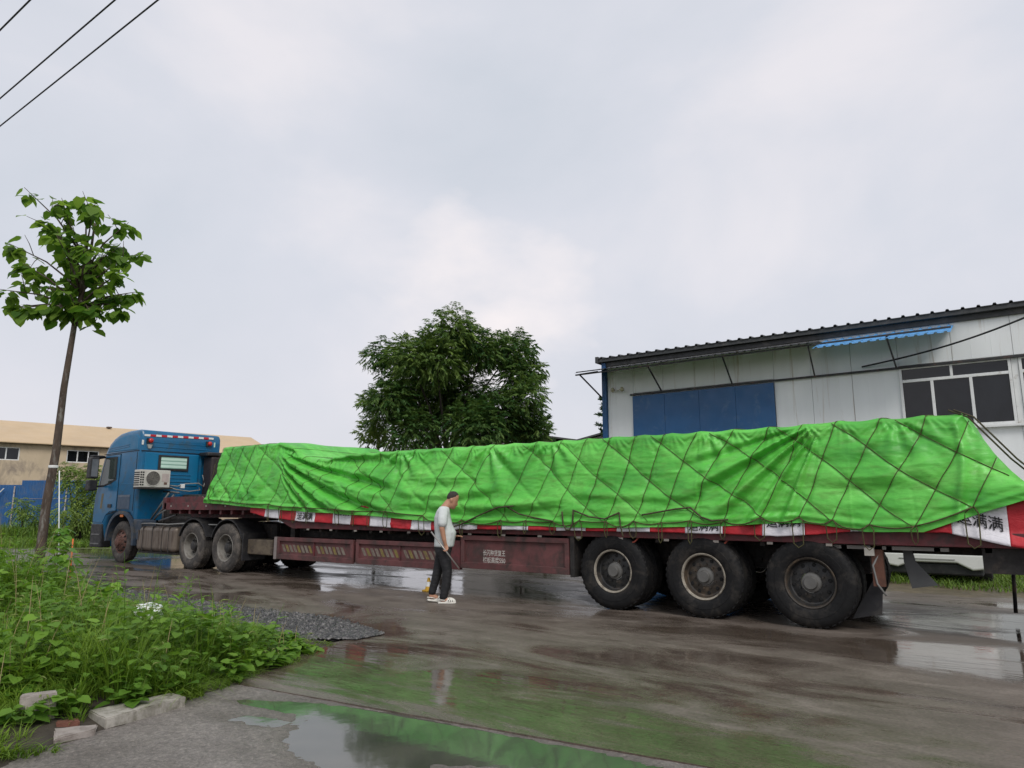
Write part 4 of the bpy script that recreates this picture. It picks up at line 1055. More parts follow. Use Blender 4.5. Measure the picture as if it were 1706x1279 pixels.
LOOK_T1 = dict(tyre=M_TYRE, rim_lip=M_LIP, rim=M_RIM_DARK, hub=M_HUB, lug_nuts=M_RIM_DARK, hand_holes=M_BLACK)
LOOK_T2 = dict(tyre=M_TYRE, rim_lip=M_LIP, rim=M_RIM_TAN, hub=M_HUB, lug_nuts=M_RIM_TAN, hand_holes=M_BLACK)
LOOK_T3 = dict(tyre=M_TYRE, rim_lip=M_RIM_TAN, rim=M_RIM_DARK, hub=M_HUB, lug_nuts=M_RIM_DARK, hand_holes=M_BLACK)
LOOK_IN = dict(tyre=M_TYRE)

# ------------------------------------------------------------------ tractor
M_BLUE = mat('cab blue paint', (.003, .112, .245), .34, var=.12, vscale=1.2, coat=.25, dirt=((.028, .085, .140), .30, 3.5), rvar=.08, spec=.4)
M_BLUE2 = mat('cab blue panel paint', (.004, .140, .290), .42, var=.10, vscale=1.5, coat=.12, rvar=.08, spec=.35)
M_FEND = mat('grey blue fender', (.035, .055, .085), .6, var=.2, dirt=((.10, .095, .085), .4, 5))
M_PLAST = mat('black plastic', (.016, .016, .018), .55, var=.3, dirt=((.045, .042, .038), .3, 6))
M_CHAS = mat('grimy chassis', (.020, .018, .017), .75, var=.4, vscale=6, dirt=((.060, .045, .036), .35, 7))
M_TANK = mat('dusty fuel tank', (.19, .155, .125), .45, metal=.35, var=.2, vscale=2.5, dirt=((.10, .075, .058), .45, 5), stretch=(1, 1, .3))
M_RED = mat('faded maroon steel', (.125, .026, .030), .6, var=.25, vscale=3, dirt=((.040, .024, .022), .5, 4.5), bmp=.15)
M_RED2 = mat('dusty maroon steel', (.125, .045, .045), .7, var=.3, vscale=2.5, dirt=((.055, .034, .031), .5, 4), bmp=.15)
M_ACW = mat('aged white plastic', (.60, .58, .52), .5, var=.08, dirt=((.36, .33, .28), .2, 8))
M_LAMP = mat('red lamp lens', (.45, .02, .015), .25)
M_ORANGE = mat('orange lamp lens', (.60, .16, .02), .3)
M_WHITE = mat('white reflective tape', (.75, .75, .73), .4, var=.05)
M_REDTAPE = mat('red reflective tape', (.50, .015, .025), .4, var=.05)
M_CGLASS = glass_mat('cab side glass', (.050, .065, .060), .05)
m_bl, nt, b = new_mat('blind behind rear glass')
wv = node(nt, 'ShaderNodeTexWave', wave_type='BANDS', bands_direction='Z'); wv.inputs['Scale'].default_value = 3.4; wv.inputs['Distortion'].default_value = .6
nt.links.new(coords(nt), wv.inputs['Vector'])
nt.links.new(ramp(nt, wv.outputs['Fac'], [(.05, (.20, .36, .29)), (.25, (.48, .68, .58)), (1, (.56, .76, .66))]), b.inputs['Base Color']); b.inputs['Roughness'].default_value = .2; b.inputs['Coat Weight'].default_value = .5

tr = empty('tractor_truck', (-14.0, 1.2, 0)); tag(tr, 'blue high roof tractor cab with an air conditioner on its back wall', 'truck')
prof = [(-14.80, 1.06), (-14.80, 2.0), (-14.80, 2.84), (-14.79, 3.10), (-14.80, 3.27), (-14.86, 3.36), (-15.0, 3.385), (-15.5, 3.38), (-15.95, 3.33), (-16.25, 3.23), (-16.48, 3.09), (-16.62, 2.93), (-16.72, 2.80),
        (-16.85, 2.40), (-17.00, 1.92), (-17.08, 1.70), (-17.12, 1.30), (-17.10, .90), (-17.05, .55), (-16.98, .36), (-16.44, .36), (-16.40, .70), (-16.36, .92), (-16.22, 1.12), (-15.98, 1.22), (-15.55, 1.26), (-15.1, 1.22), (-14.95, 1.10)]
def loft(prof, ys_in, name, m, parent, **k):
    P_ = np.array(prof); nx = np.roll(P_, -1, 0); pv = np.roll(P_, 1, 0)
    e1 = nrm(P_ - pv); e2 = nrm(nx - P_); nr = nrm(np.stack([-(e1 + e2)[:, 1], (e1 + e2)[:, 0]], 1))
    ar = .5 * np.sum(P_[:, 0] * nx[:, 1] - nx[:, 0] * P_[:, 1])
    if ar < 0: nr = -nr
    n = len(P_); V_ = []; F_ = []
    for y, ins in ys_in:
        Q_ = P_ + nr * ins
        V_ += [(q[0], y, q[1]) for q in Q_]
    for i in range(len(ys_in) - 1):
        for j in range(n): F_.append((i * n + j, i * n + (j + 1) % n, (i + 1) * n + (j + 1) % n, (i + 1) * n + j))
    F_ += [tuple(range(n - 1, -1, -1)), tuple((len(ys_in) - 1) * n + j for j in range(n))]
    return MB().add(V_, F_).obj(name, m, parent, **k)
CY0, CY1 = .03, 2.27
cab = loft(prof, [(CY0, .10), (CY0 + .012, .05), (CY0 + .04, .018), (CY0 + .09, 0), (CY1 - .09, 0), (CY1 - .04, .018), (CY1 - .012, .05), (CY1, .10)], 'cab_body', M_BLUE, tr, angle=32)
# rain gutter seam under the high roof and roof side fairing
roofp = [(-14.90, 2.86), (-14.90, 3.16), (-15.0, 3.25), (-15.5, 3.26), (-15.92, 3.21), (-16.2, 3.11), (-16.4, 2.98), (-16.52, 2.84)]
MB().prism(roofp, 'Y', CY0 - .012, CY0 + .02).obj('roof_fairing', M_BLUE2, cab, bevel=.012)
MB().prism([(-14.86, 2.825), (-14.86, 2.84), (-16.70, 2.80), (-16.70, 2.785)], 'Y', CY0 - .010, CY0 + .02).obj('roof_seam', M_BLACK, cab)
for q, zz in ((0, 2.90), (1, 2.95)): MB().prism([(-15.35, zz + .05), (-15.35, zz + .065), (-16.5 - .0 * q, zz - .012), (-16.5, zz - .024)], 'Y', CY0 - .020, CY0 - .011).obj('fairing_rib', M_BLUE, cab)
# door, its window, handle and mirror
door = MB().prism([(-15.80, 1.30), (-15.80, 2.76), (-16.55, 2.74), (-16.86, 2.02), (-16.98, 1.62), (-17.0, 1.0), (-16.46, .98), (-16.32, 1.18), (-16.1, 1.28)], 'Y', CY0 - .014, CY0 + .02).obj('door', M_BLUE, tr, bevel=.010)
MB().prism([(-15.90, 2.10), (-15.92, 2.71), (-16.545, 2.70), (-16.66, 2.45), (-16.80, 1.93), (-16.6, 1.93), (-16.2, 2.0)], 'Y', CY0 - .022, CY0 - .012).obj('window_seal', M_PLAST, door)
MB().prism([(-15.96, 2.13), (-15.97, 2.66), (-16.51, 2.66), (-16.62, 2.43), (-16.73, 1.97), (-16.56, 1.97), (-16.2, 2.04)], 'Y', CY0 - .027, CY0 - .021).obj('window_glass', M_CGLASS, door)
MB().box(-16.22, -16.02, CY0 - .036, CY0 - .012, 1.38, 1.47).obj('handle', M_PLAST, door, bevel=.008)
MB().prism([(-16.55, 1.35), (-16.50, 1.75), (-16.62, 1.75), (-16.66, 1.35)], 'Y', CY0 - .0165, CY0 - .0125).obj('decal', mat('faded yellow decal', (.13, .11, .06), .6), door)
MB().prism([(-15.10, 1.34), (-15.10, 1.71), (-15.74, 1.71), (-15.74, 1.34)], 'Y', CY0 - .010, CY0 + .02).obj('side_locker', mat('locker paint', (.030, .060, .105), .4, var=.15), tr, bevel=.01)
MB().box(-15.72, -15.12, CY0 - .014, CY0 - .009, 1.665, 1.685).obj('locker_trim', mat('grey trim', (.16, .19, .23), .4), tr)
mr = MB(); mr.bar((-16.62, CY0, 2.72), (-16.62, CY0 - .28, 2.66), .04, .05); mr.bar((-16.66, CY0, 1.95), (-16.60, CY0 - .28, 1.92), .04, .05)
mo = mr.obj('mirror_arm', M_PLAST, tr, bevel=.008)
MB().box(-16.72, -16.50, CY0 - .42, CY0 - .20, 2.14, 2.70).obj('mirror', M_PLAST, mo, bevel=.03, seg=3)
MB().box(-16.72, -16.50, CY0 - .42, CY0 - .20, 1.82, 2.10).obj('mirror', M_PLAST, mo, bevel=.03, seg=3)
MB().box(-16.502, -16.494, CY0 - .39, CY0 - .23, 2.19, 2.65).obj('mirror_glass', glass_mat('mirror glass', (.12, .13, .14), .05), mo)
MB().box(-16.76, -16.55, CY0 - .36, CY0 - .05, 2.70, 2.76).obj('sun_visor_lamp', M_PLAST, mo, bevel=.02)
for pts_ in ([(-15.78, 1.30), (-15.78, 2.78)], [(-15.78, 2.78), (-16.57, 2.76)], [(-16.30, 1.20), (-15.78, 1.29)]): MB().bar((pts_[0][0], CY0 - .002, pts_[0][1]), (pts_[1][0], CY0 - .002, pts_[1][1]), .012, .016, (0, 1, 0)).obj('door_gap', M_BLACK, door)
MB().box(-15.74, -14.92, CY0 - .006, CY0 + .004, 1.98, 1.995).obj('side_crease', M_BLUE2, tr); MB().box(-14.935, -14.92, CY0 - .006, CY0 + .004, 1.3, 2.8).obj('side_seam', M_BLACK, tr)
# steps and front bumper
stp = MB(); stp.box(-17.04, -16.42, CY0 - .03, CY0 + .25, .34, .95); stp.obj('step_box', M_PLAST, tr, bevel=.03)
for zz in (.42, .66): MB().box(-16.95, -16.50, CY0 - .045, CY0 - .02, zz, zz + .035).obj('step', mat('step plate', (.12, .12, .12), .5), tr)
MB().box(-17.16, -16.9, CY0 + .05, CY1 - .05, .36, .85).obj('bumper', M_PLAST, tr, bevel=.05, seg=3)
# wheel arch
AX = -15.42
ar = []
for t in np.linspace(-.15, math.pi + .05, 18): ar.append((AX + .66 * math.cos(t), .56 + .66 * math.sin(t)))
ar2 = [(AX + (x - AX) * 1.13, .56 + (z - .56) * 1.12) for x, z in ar][::-1]
MB().prism(ar + ar2, 'Y', CY0 - .05, CY0 + .42).obj('fender', M_FEND, tr, angle=35)
MB().box(-15.42, -15.27, CY0 - .065, CY0 - .045, 1.14, 1.20).obj('side_marker', M_ORANGE, tr, bevel=.006)
MB().prism([(-14.85, 1.10), (-14.40, 1.06), (-14.45, .55), (-14.62, .60), (-14.72, .85)], 'Y', .02, .40).obj('rear_fender_flap', M_FEND, tr, bevel=.02)
# back wall
bx = -14.80
def back(y0, y1, z0, z1, d0, d1, name, m, par=tr, **k): return MB().box(bx + d0, bx + d1, y0, y1, z0, z1).obj(name, m, par, **k)
back(.16, 1.62, 1.95, 2.79, -.01, .022, 'back_panel', M_BLUE2, bevel=.016)
back(.06, 2.18, 2.815, 2.835, -.01, .012, 'back_seam', M_BLACK)
for zz in (3.05, 2.93): back(.30, 2.0, zz, zz + .022, -.01, .016, 'back_rib', M_BLUE, bevel=.008)
for zz in (2.04, 2.13, 2.22): back(.85, 1.42, zz, zz + .022, .02, .036, 'back_rib', M_BLUE, bevel=.008)
back(1.66, 1.72, 1.5, 2.78, -.01, .03, 'back_rib', M_BLUE, bevel=.01)
wf = back(.50, 1.33, 2.33, 2.74, .02, .052, 'rear_window', M_PLAST, bevel=.02, seg=3); back(.565, 1.265, 2.395, 2.685, .05, .057, 'rear_pane', m_bl, wf)
ns = 13
for i in range(ns):
    a = .10 + i * 1.92 / ns; back(a + .002, a + 1.92 / ns - .002, 3.20 + .004 * i, 3.252 + .004 * i, -.01, .016, 'reflective_tape', M_WHITE if i % 2 == 0 else M_REDTAPE)
for y, z in ((.25, 3.09), (1.89, 3.12)):
    l_ = MB(); l_.lathe([(.0, .11), (.045, .105), (.062, .08), (.062, .02), (.045, 0)], (bx, y, z), 'X', 14); l_.obj('work_lamp', M_LAMP, tr, smooth=True)
    back(y - .09, y - .035, z - .07, z + .06, 0, .06, 'lamp_bracket', M_PLAST)
MB().prism([(.17, 2.99), (.31, 2.99), (.27, 2.89), (.21, 2.89)], 'X', bx, bx + .05).obj('plate_bracket', mat('galvanised plate', (.34, .34, .32), .5), tr)
back(.05, .095, 2.98, 3.10, -.004, .012, 'sticker', M_WHITE); back(2.04, 2.08, 3.04, 3.17, -.004, .012, 'sticker', mat('pale green sticker', (.5, .68, .55), .5))
# intake stack behind the cab, at the far side
st_ = MB(); st_.box(-14.72, -14.30, 1.72, 2.20, 1.30, 2.74); st_.obj('intake_stack', mat('dark brown plastic', (.026, .018, .019), .6, var=.3), tr, bevel=.05, seg=3)
MB().box(-14.76, -14.30, 1.60, 2.22, 2.76, 2.86).obj('intake_cap', M_PLAST, tr, bevel=.03)
# air conditioner unit
ac = MB().box(-14.74, -14.44, -.10, .68, 1.885, 2.325).obj('air_conditioner', M_ACW, tr, bevel=.014)
fx_ = -14.44
fc = (fx_, .235, 2.108)
MB().lathe([(.195, .002), (.195, .010), (.178, .010), (.178, .002)], fc, 'X', 36).obj('fan_ring', M_ACW, ac, smooth=True)
MB().lathe([(.0, .003), (.178, .003)], fc, 'X', 32).obj('fan_well', mat('fan shadow grey', (.10, .095, .088), .7), ac)
gr = MB()
for r_ in np.linspace(.035, .165, 7): gr.lathe([(r_ - .0035, .006), (r_, .011), (r_ + .0035, .006)], fc, 'X', 32)
for j in range(12):
    q = 2 * math.pi * j / 12; gr.bar((fx_ + .008, fc[1] + .03 * math.cos(q), fc[2] + .03 * math.sin(q)), (fx_ + .008, fc[1] + .18 * math.cos(q), fc[2] + .18 * math.sin(q)), .005, .005, (1, 0, 0))
gr.obj('fan_grille', mat('grille grey', (.26, .245, .215), .5), ac)
sl = MB()
for i in range(6):
    for y in (-.075, -.02): sl.box(fx_, fx_ + .004, y - .018, y + .022, 1.93 + i * .062, 1.965 + i * .062)
for i in range(7): sl.box(-14.72, -14.46, -.1035, -.0995, 1.93 + i * .052, 1.955 + i * .052)
sl.obj('vent_slots', M_BLACK, ac)
MB().box(fx_, fx_ + .004, .46, .64, 2.03, 2.24).obj('rating_plate', mat('pale pink plate', (.50, .42, .39), .5), ac)
MB().box(fx_ + .004, fx_ + .006, .52, .60, 1.96, 2.02).obj('smudge_mark', mat('brown smear', (.16, .09, .07), .8), ac)
MB().box(-14.78, -14.36, -.08, .72, 1.845, 1.880).obj('mounting_bracket', M_CHAS, ac)
# hoses
M_HOSE = mat('grey hose', (.22, .22, .21), .5)
for pts in ([(-14.7, .70, 1.96), (-14.55, .95, 1.93), (-14.6, 1.2, 2.0), (-14.5, 1.5, 2.02), (-14.55, 1.68, 1.93), (-14.6, 1.74, 2.05), (-14.7, 1.72, 2.25)], [(-14.6, .70, 1.92), (-14.5, .9, 1.84), (-14.4, 1.2, 1.80), (-14.5, 1.55, 1.84), (-14.7, 1.65, 1.9)],
            [(-14.3, .35, 1.2), (-14.1, .5, 1.35), (-13.7, .7, 1.30), (-13.3, .9, 1.28)]):
    MB().tube(pts, .017, 6).obj('air_hose', M_HOSE, tr, smooth=True)
MB().box(-14.60, -14.52, 1.04, 1.14, 1.88, 1.99).obj('hose_clip', M_WHITE, tr, bevel=.01)
# chassis, tank, boxes
ch = MB()
for y in (.72, 1.62): ch.box(-16.8, -9.9, y, y + .08, .72, 1.02)
for x in (-15.9, -14.4, -13.3, -12.1, -11.4, -10.74, -10.0): ch.box(x, x + .12, .80, 1.62, .76, .98)
ch.obj('chassis_frame', M_CHAS, tr)
eng = MB(); eng.box(-16.6, -14.6, .75, 1.65, .55, 1.35); eng.box(-14.6, -13.6, .85, 1.5, .60, 1.15); eng.box(-14.78, -13.95, 1.2, 1.9, 1.1, 1.72); eng.obj('engine', M_CHAS, tr, bevel=.06)
stt = MB()
for a, b in (((-14.7, .35, 1.0), (-14.2, .55, 1.75)), ((-14.55, .35, 1.0), (-14.05, .6, 1.7)), ((-14.3, .5, 1.02), (-14.35, .5, 1.5)), ((-14.75, .7, 1.8), (-14.0, .7, 1.75)), ((-14.1, .3, 1.05), (-13.4, .35, 1.2))): stt.tube([a, b], .025, 8)
stt.obj('cab_struts', mat('struts', (.10, .10, .10), .5), tr, smooth=True)
def rbox(x0, x1, y0, y1, z0, z1, name, m, par, bev=.07, seg=4, **k): return MB().box(x0, x1, y0, y1, z0, z1).obj(name, m, par, bevel=bev, seg=seg, **k)
tank = rbox(-14.62, -12.82, .02, .66, .34, .93, 'fuel_tank', M_TANK, tr, .10, 5)
for x in (-14.3, -13.85, -13.4, -13.1): MB().box(x, x + .035, .012, .67, .33, .937).obj('tank_strap', M_CHAS, tank, bevel=.09, seg=4)
for x in np.arange(-14.5, -12.9, .12): MB().box(x, x + .018, .013, .025, .43, .84).obj('tank_ridge', M_TANK, tank, bevel=.004, seg=1)
MB().box(-14.6, -12.85, .10, .6, .28, .335).obj('tank_bracket', M_CHAS, tank)
MB().tube([(-14.7, .05, .98), (-14.0, .03, 1.0), (-13.2, .05, .985), (-12.5, .1, 1.02), (-11.6, .2, 1.0), (-10.9, .35, 1.0)], .018, 6).obj('air_hose', M_HOSE, tr, smooth=True)
# mudguards over the drive axles
for cx in (-12.09, -10.74):
    a_ = [(cx + .60 * math.cos(t), R0 + .60 * math.sin(t)) for t in np.linspace(.35, math.pi - .35, 14)]; b2 = [(cx + .625 * math.cos(t), R0 + .625 * math.sin(t)) for t in np.linspace(.35, math.pi - .35, 14)][::-1]
    MB().prism(a_ + b2, 'Y', .03, .62).obj('mudguard', M_PLAST, tr, angle=30)
MB().box(-10.14, -10.11, .04, .60, .28, .85).obj('mud_flap', M_PLAST, tr)
SX = -15.40
for x, kind, lk in ((SX, 'steer', LOOK_S),):
    wheel(tr, x, .02, kind, lk, False, .3); wheel(tr, x, 2.28, kind, lk, True, .9)
for x, sp in ((-12.09, .2), (-10.74, .55)):
    wheel(tr, x, 0, 'drive', LOOK_D, False, sp); wheel(tr, x, .33, 'drive', LOOK_IN, False, sp); wheel(tr, x, 2.3, 'drive', LOOK_D, True, sp); wheel(tr, x, 1.97, 'drive', LOOK_IN, True, sp)
    MB().tube([(x, .28, R0), (x, 2.05, R0)], .09, 10).obj('axle', M_CHAS, tr)
MB().tube([(SX, .25, R0), (SX, 2.05, R0)], .07, 10).obj('axle', M_CHAS, tr)
MB().lathe([(.0, 1.14), (.45, 1.14), (.45, 1.08), (.0, 1.06)], (-11.3, 1.2, 0), 'Z', 28).obj('fifth_wheel', M_CHAS, tr)

# ------------------------------------------------------------------ trailer
tl = empty('flatbed_trailer', (-5.0, 1.25, 0)); tag(tl, 'long maroon flatbed trailer carrying the tarpaulin covered load', 'trailer')
def tb(x0, x1, y0, y1, z0, z1, name, m=M_RED, par=tl, **k): return MB().box(x0, x1, y0, y1, z0, z1).obj(name, m, par, **k)
# raised neck: side rails, plates, cross members
tb(-13.40, -9.42, .02, .10, 1.33, 1.50, 'neck_rail', M_RED, bevel=.006); tb(-13.40, -9.42, 2.40, 2.48, 1.33, 1.50, 'neck_rail', M_RED)
tb(-13.40, -9.42, .10, 2.40, 1.44, 1.49, 'neck_deck', M_RED2)
tb(-13.46, -13.30, .02, 2.48, 1.34, 1.62, 'front_bulkhead', M_RED, bevel=.008)
MB().prism([(-13.30, 1.505), (-13.24, 1.64), (-11.9, 1.64), (-11.6, 1.505)], 'Y', .08, .12).obj('bulkhead_side', M_RED, tl)
for x in np.arange(-13.2, -9.5, .42): tb(x, x + .07, .06, 2.44, 1.24, 1.345, 'cross_member', M_RED)
for y in (.70, 1.70): tb(-13.35, -9.4, y, y + .10, 1.15, 1.345, 'neck_beam', M_RED)
for x in np.arange(-13.1, -9.6, .75): tb(x, x + .05, .012, .022, 1.40, 1.44, 'lashing_ring', mat('worn steel', (.30, .27, .24), .5))
# slope
for y0, y1 in ((.02, .10), (2.40, 2.48)):
    MB().prism([(-9.42, 1.50), (-9.42, 1.33), (-8.45, .98), (-8.30, .98), (-8.30, 1.15), (-8.40, 1.15)], 'Y', y0, y1).obj('slope_rail', M_RED, tl)
MB().prism([(-9.42, 1.44), (-9.42, 1.40), (-8.42, 1.08), (-8.40, 1.12)], 'Y', .10, 2.40).obj('slope_deck', M_RED2, tl)
# main deck
tb(-8.30, 4.30, .02, .10, .985, 1.14, 'side_rail', M_RED, bevel=.006); tb(-8.30, 4.30, 2.40, 2.48, .985, 1.14, 'side_rail', M_RED)
tb(-8.40, 4.28, .10, 2.40, 1.06, 1.13, 'deck', M_RED2)
for y in (.78, 1.62):
    tb(-9.4, 1.85, y, y + .10, .62, 1.06, 'main_beam', M_CHAS); tb(-9.4, 1.85, y - .04, y + .14, .60, .625, 'beam_flange', M_CHAS); tb(1.851, 4.0, y, y + .10, .86, 1.06, 'main_beam', M_CHAS)
for x in np.arange(-8.2, 4.2, .47): tb(x, x + .06, .10, 2.40, .93, 1.055, 'cross_member', M_CHAS)
tb(4.18, 4.30, .02, 2.48, .72, 1.14, 'rear_bumper_beam', M_RED)
tb(3.05, 4.18, .10, 2.2, .72, .98, 'rear_under_box', M_CHAS)
for x in np.arange(-8.0, 1.9, .68): tb(x, x + .07, .012, .022, .955, .985, 'lashing_ring', mat('worn steel', (.30, .27, .24), .5))
# side lockers
M_STRIPE_Y = mat('worn yellow stripe', (.20, .155, .045), .7, var=.25, vscale=9, dirt=((.13, .09, .06), .4, 10)); M_STRIPE_W = mat('worn cream stripe', (.19, .16, .13), .7, var=.25, vscale=9, dirt=((.12, .08, .06), .4, 10))
M_LETTER = mat('white stencil paint', (.52, .50, .46), .7, var=.2, vscale=20)
def locker(x0, x1, z0, z1, stripes, y=0.03):
    lk = tb(x0, x1, y + .03, .70, z0 + .02, z1 - .02, 'side_locker', M_RED2)
    f = MB(); t = .075
    f.box(x0, x1, y - .01, y + .05, z1 - t, z1); f.box(x0, x1, y - .01, y + .05, z0, z0 + t * 1.3); f.box(x0, x0 + t, y - .01, y + .05, z0 + t * 1.3, z1 - t); f.box(x1 - t, x1, y - .01, y + .05, z0 + t * 1.3, z1 - t)
    f.obj('locker_frame', M_RED2, lk, bevel=.006)
    if stripes:
        xm = (x0 + x1) / 2; MB().box(xm - .012, xm + .012, y + .005, y + .04, z0 + .1, z1 - t).obj('locker_divider', M_RED, lk)
        zz0, zz1 = z0 + t * 1.3 + .05, z1 - t - .07; px_ = x0 + t + .03; i = 0
        while px_ < x1 - t - .20:
            if abs(px_ + .07 - xm) > .09:
                MB().prism([(px_ + .085, zz0), (px_ + .15, zz0), (px_ + .065, zz1), (px_, zz1)], 'Y', y + .024, y + .034).obj('stripe', M_STRIPE_Y if i % 3 == 1 else M_STRIPE_W, lk)
            px_ += .118; i += 1
    return lk
locker(-8.92, -6.66, .37, .80, True); locker(-6.58, -4.36, .38, .81, True)
lk = locker(-4.08, -2.02, .43, .95, False)
tb(-4.34, -4.10, .03, .10, .40, .86, 'locker_bracket', M_RED); tb(-9.02, -8.94, .02, .09, .36, .80, 'locker_end', mat('grey end plate', (.22, .19, .18), .7), bevel=.004)
tb(-2.0, -1.93, .03, .5, .40, 1.0, 'locker_bracket', M_CHAS)
def lettering(lines, x0, x1, z1, y, par, m, lh):
    for i, tx in enumerate(lines):
        V_, F_ = text_mesh(tx, 1.0, .012)
        if not len(V_): continue
        a, b = V_.min(0), V_.max(0); sx_ = (x1 - x0) / (b[0] - a[0]); sz_ = lh / (b[1] - a[1])
        W_ = [(x0 + (v[0] - a[0]) * sx_, y, z1 - i * lh * 1.16 - lh + (v[1] - a[1]) * sz_) for v in V_]
        obj('lettering', mesh_from('lettering', W_, F_), m, par)
lettering(['长闪种货复王', '栏板高度550'], -3.64, -3.20, .735, .03 + .028, lk, M_LETTER, .095)
tb(-10.15, -9.28, .16, .60, .41, .72, 'tool_box', mat('dusty tan box', (.12, .095, .065), .75, var=.3, dirt=((.05, .035, .03), .4, 6)), bevel=.02)
# landing legs
for y in (.55, 1.85): MB().box(-9.2, -9.06, y, y + .13, .42, 1.1).obj('landing_leg', M_CHAS, tl); MB().box(-9.28, -8.98, y - .05, y + .18, .38, .42).obj('leg_foot', M_CHAS, tl)
# axles, springs, wheels
for x, lk_, sp in ((-1.31, LOOK_T1, .1), (0.0, LOOK_T2, .45), (1.31, LOOK_T3, .8)):
    wheel(tl, x, 0, 'trailer', lk_, False, sp); wheel(tl, x, .33, 'trailer', LOOK_IN, False, sp); wheel(tl, x, 2.5, 'trailer', lk_, True, sp); wheel(tl, x, 2.17, 'trailer', LOOK_IN, True, sp)
    MB().tube([(x, .25, R0), (x, 2.25, R0)], .08, 10).obj('axle', M_CHAS, tl)
    for y in (.72, 1.72): MB().prism([(x - .55, .70), (x, .60), (x + .55, .70), (x + .55, .74), (x, .66), (x - .55, .74)], 'Y', y, y + .08).obj('leaf_spring', M_CHAS, tl)
# tail: brackets, mud flap, lamp, hanging straps
M_RUSTY = mat('rusty bracket', (.115, .048, .030), .75, var=.35, vscale=9)
tb(1.98, 2.10, .10, .18, .52, .98, 'rear_bracket', M_RUSTY); tb(1.92, 2.02, .05, .12, .86, .95, 'lamp_box', mat('cream lamp box', (.45, .43, .38), .6))
MB().prism([(2.06, .62), (2.02, .20), (1.70, .12), (1.80, .30), (1.98, .62)], 'Y', .25, .262).obj('mud_flap', M_PLAST, tl)
MB().prism([(2.28, 1.0), (2.36, 1.0), (2.40, .80), (2.60, .55), (2.34, .50), (2.28, .80)], 'Y', .30, .32).obj('mud_flap', mat('grey rubber flap', (.085, .088, .088), .7), tl)
MB().tube([(2.1, .12, .95), (1.99, .10, .75), (2.02, .10, .55), (2.10, .12, .42)], .012, 6).obj('air_hose', M_HOSE, tl, smooth=True)
tb(1.55, 2.75, .10, .16, .93, .97, 'rear_cable_tray', mat('grey tray', (.24, .23, .21), .6))
for x in (1.45, .2, -1.05): MB().tube([(x - .15, .06, 1.0), (x - .08, .05, .93), (x, .05, .905), (x + .08, .05, .93), (x + .15, .06, 1.0)], .012, 6).obj('hanging_cord', mat('dirty red cord', (.28, .055, .035), .8), tl, smooth=True)
MB().tube([(3.27, 2.1, .78), (3.24, 2.1, .10)], .022, 8).obj('rear_prop', M_STEEL, tl, smooth=True)

# ------------------------------------------------------------------ tarpaulin, net and banner on the load
HEM = ([-11.6, -10.8, -9.3, -7.7, -6.1, -4.9, -3.7, -1.4, .3, .84, 1.3, 1.6, 1.96, 2.55, 2.84, 3.23, 3.6], [1.50, 1.46, 1.37, 1.30, 1.245, 1.175, 1.125, 1.115, 1.165, 1.205, 1.225, 1.19, 1.135, 1.14, 1.26, 1.40, 1.52])
def hem_z(s): return np.interp(s, *HEM) + .012 * fbm(np.asarray(s) * 2.3, 1.7, o=3)
def top_base(s, y):
    """height of the top sheet: tall front stack, slack stretch, long lower stack"""
    s = np.asarray(s, float); y = np.asarray(y, float)
    e_ = -9.15 + .14 * y; Ln = 1.05 - .30 * np.clip(y / 2.5, 0, 1)
    fr = 1 - sstep(0, 1, (s - e_) / Ln)
    z = 2.425 + .325 * fr
    z = z - .07 * np.exp(-((s + 7.7) / .55) ** 2) * (1 - .3 * y / 2.5) + .02 * sstep(1.2, 1.6, s) - .01
    z = z - .10 * np.exp(-((s + 11.6) / .25) ** 2)
    return z
PITCH = .436
def scallop(s):
    """the sheet is held up where ropes cross the top edge and sags between"""
    s = np.asarray(s, float); q = (s / PITCH + .35 * pn(s * .7, 3.3)); f = np.abs(np.sin(math.pi * q))
    return -.026 * f * (.4 + 1.2 * np.clip(pn(s * .55, 8.1) + .35, 0, 1)) * (1 - sstep(-9.0, -9.6, s) * .5)
def top_near(s): return top_base(s, 0.1) + scallop(s)
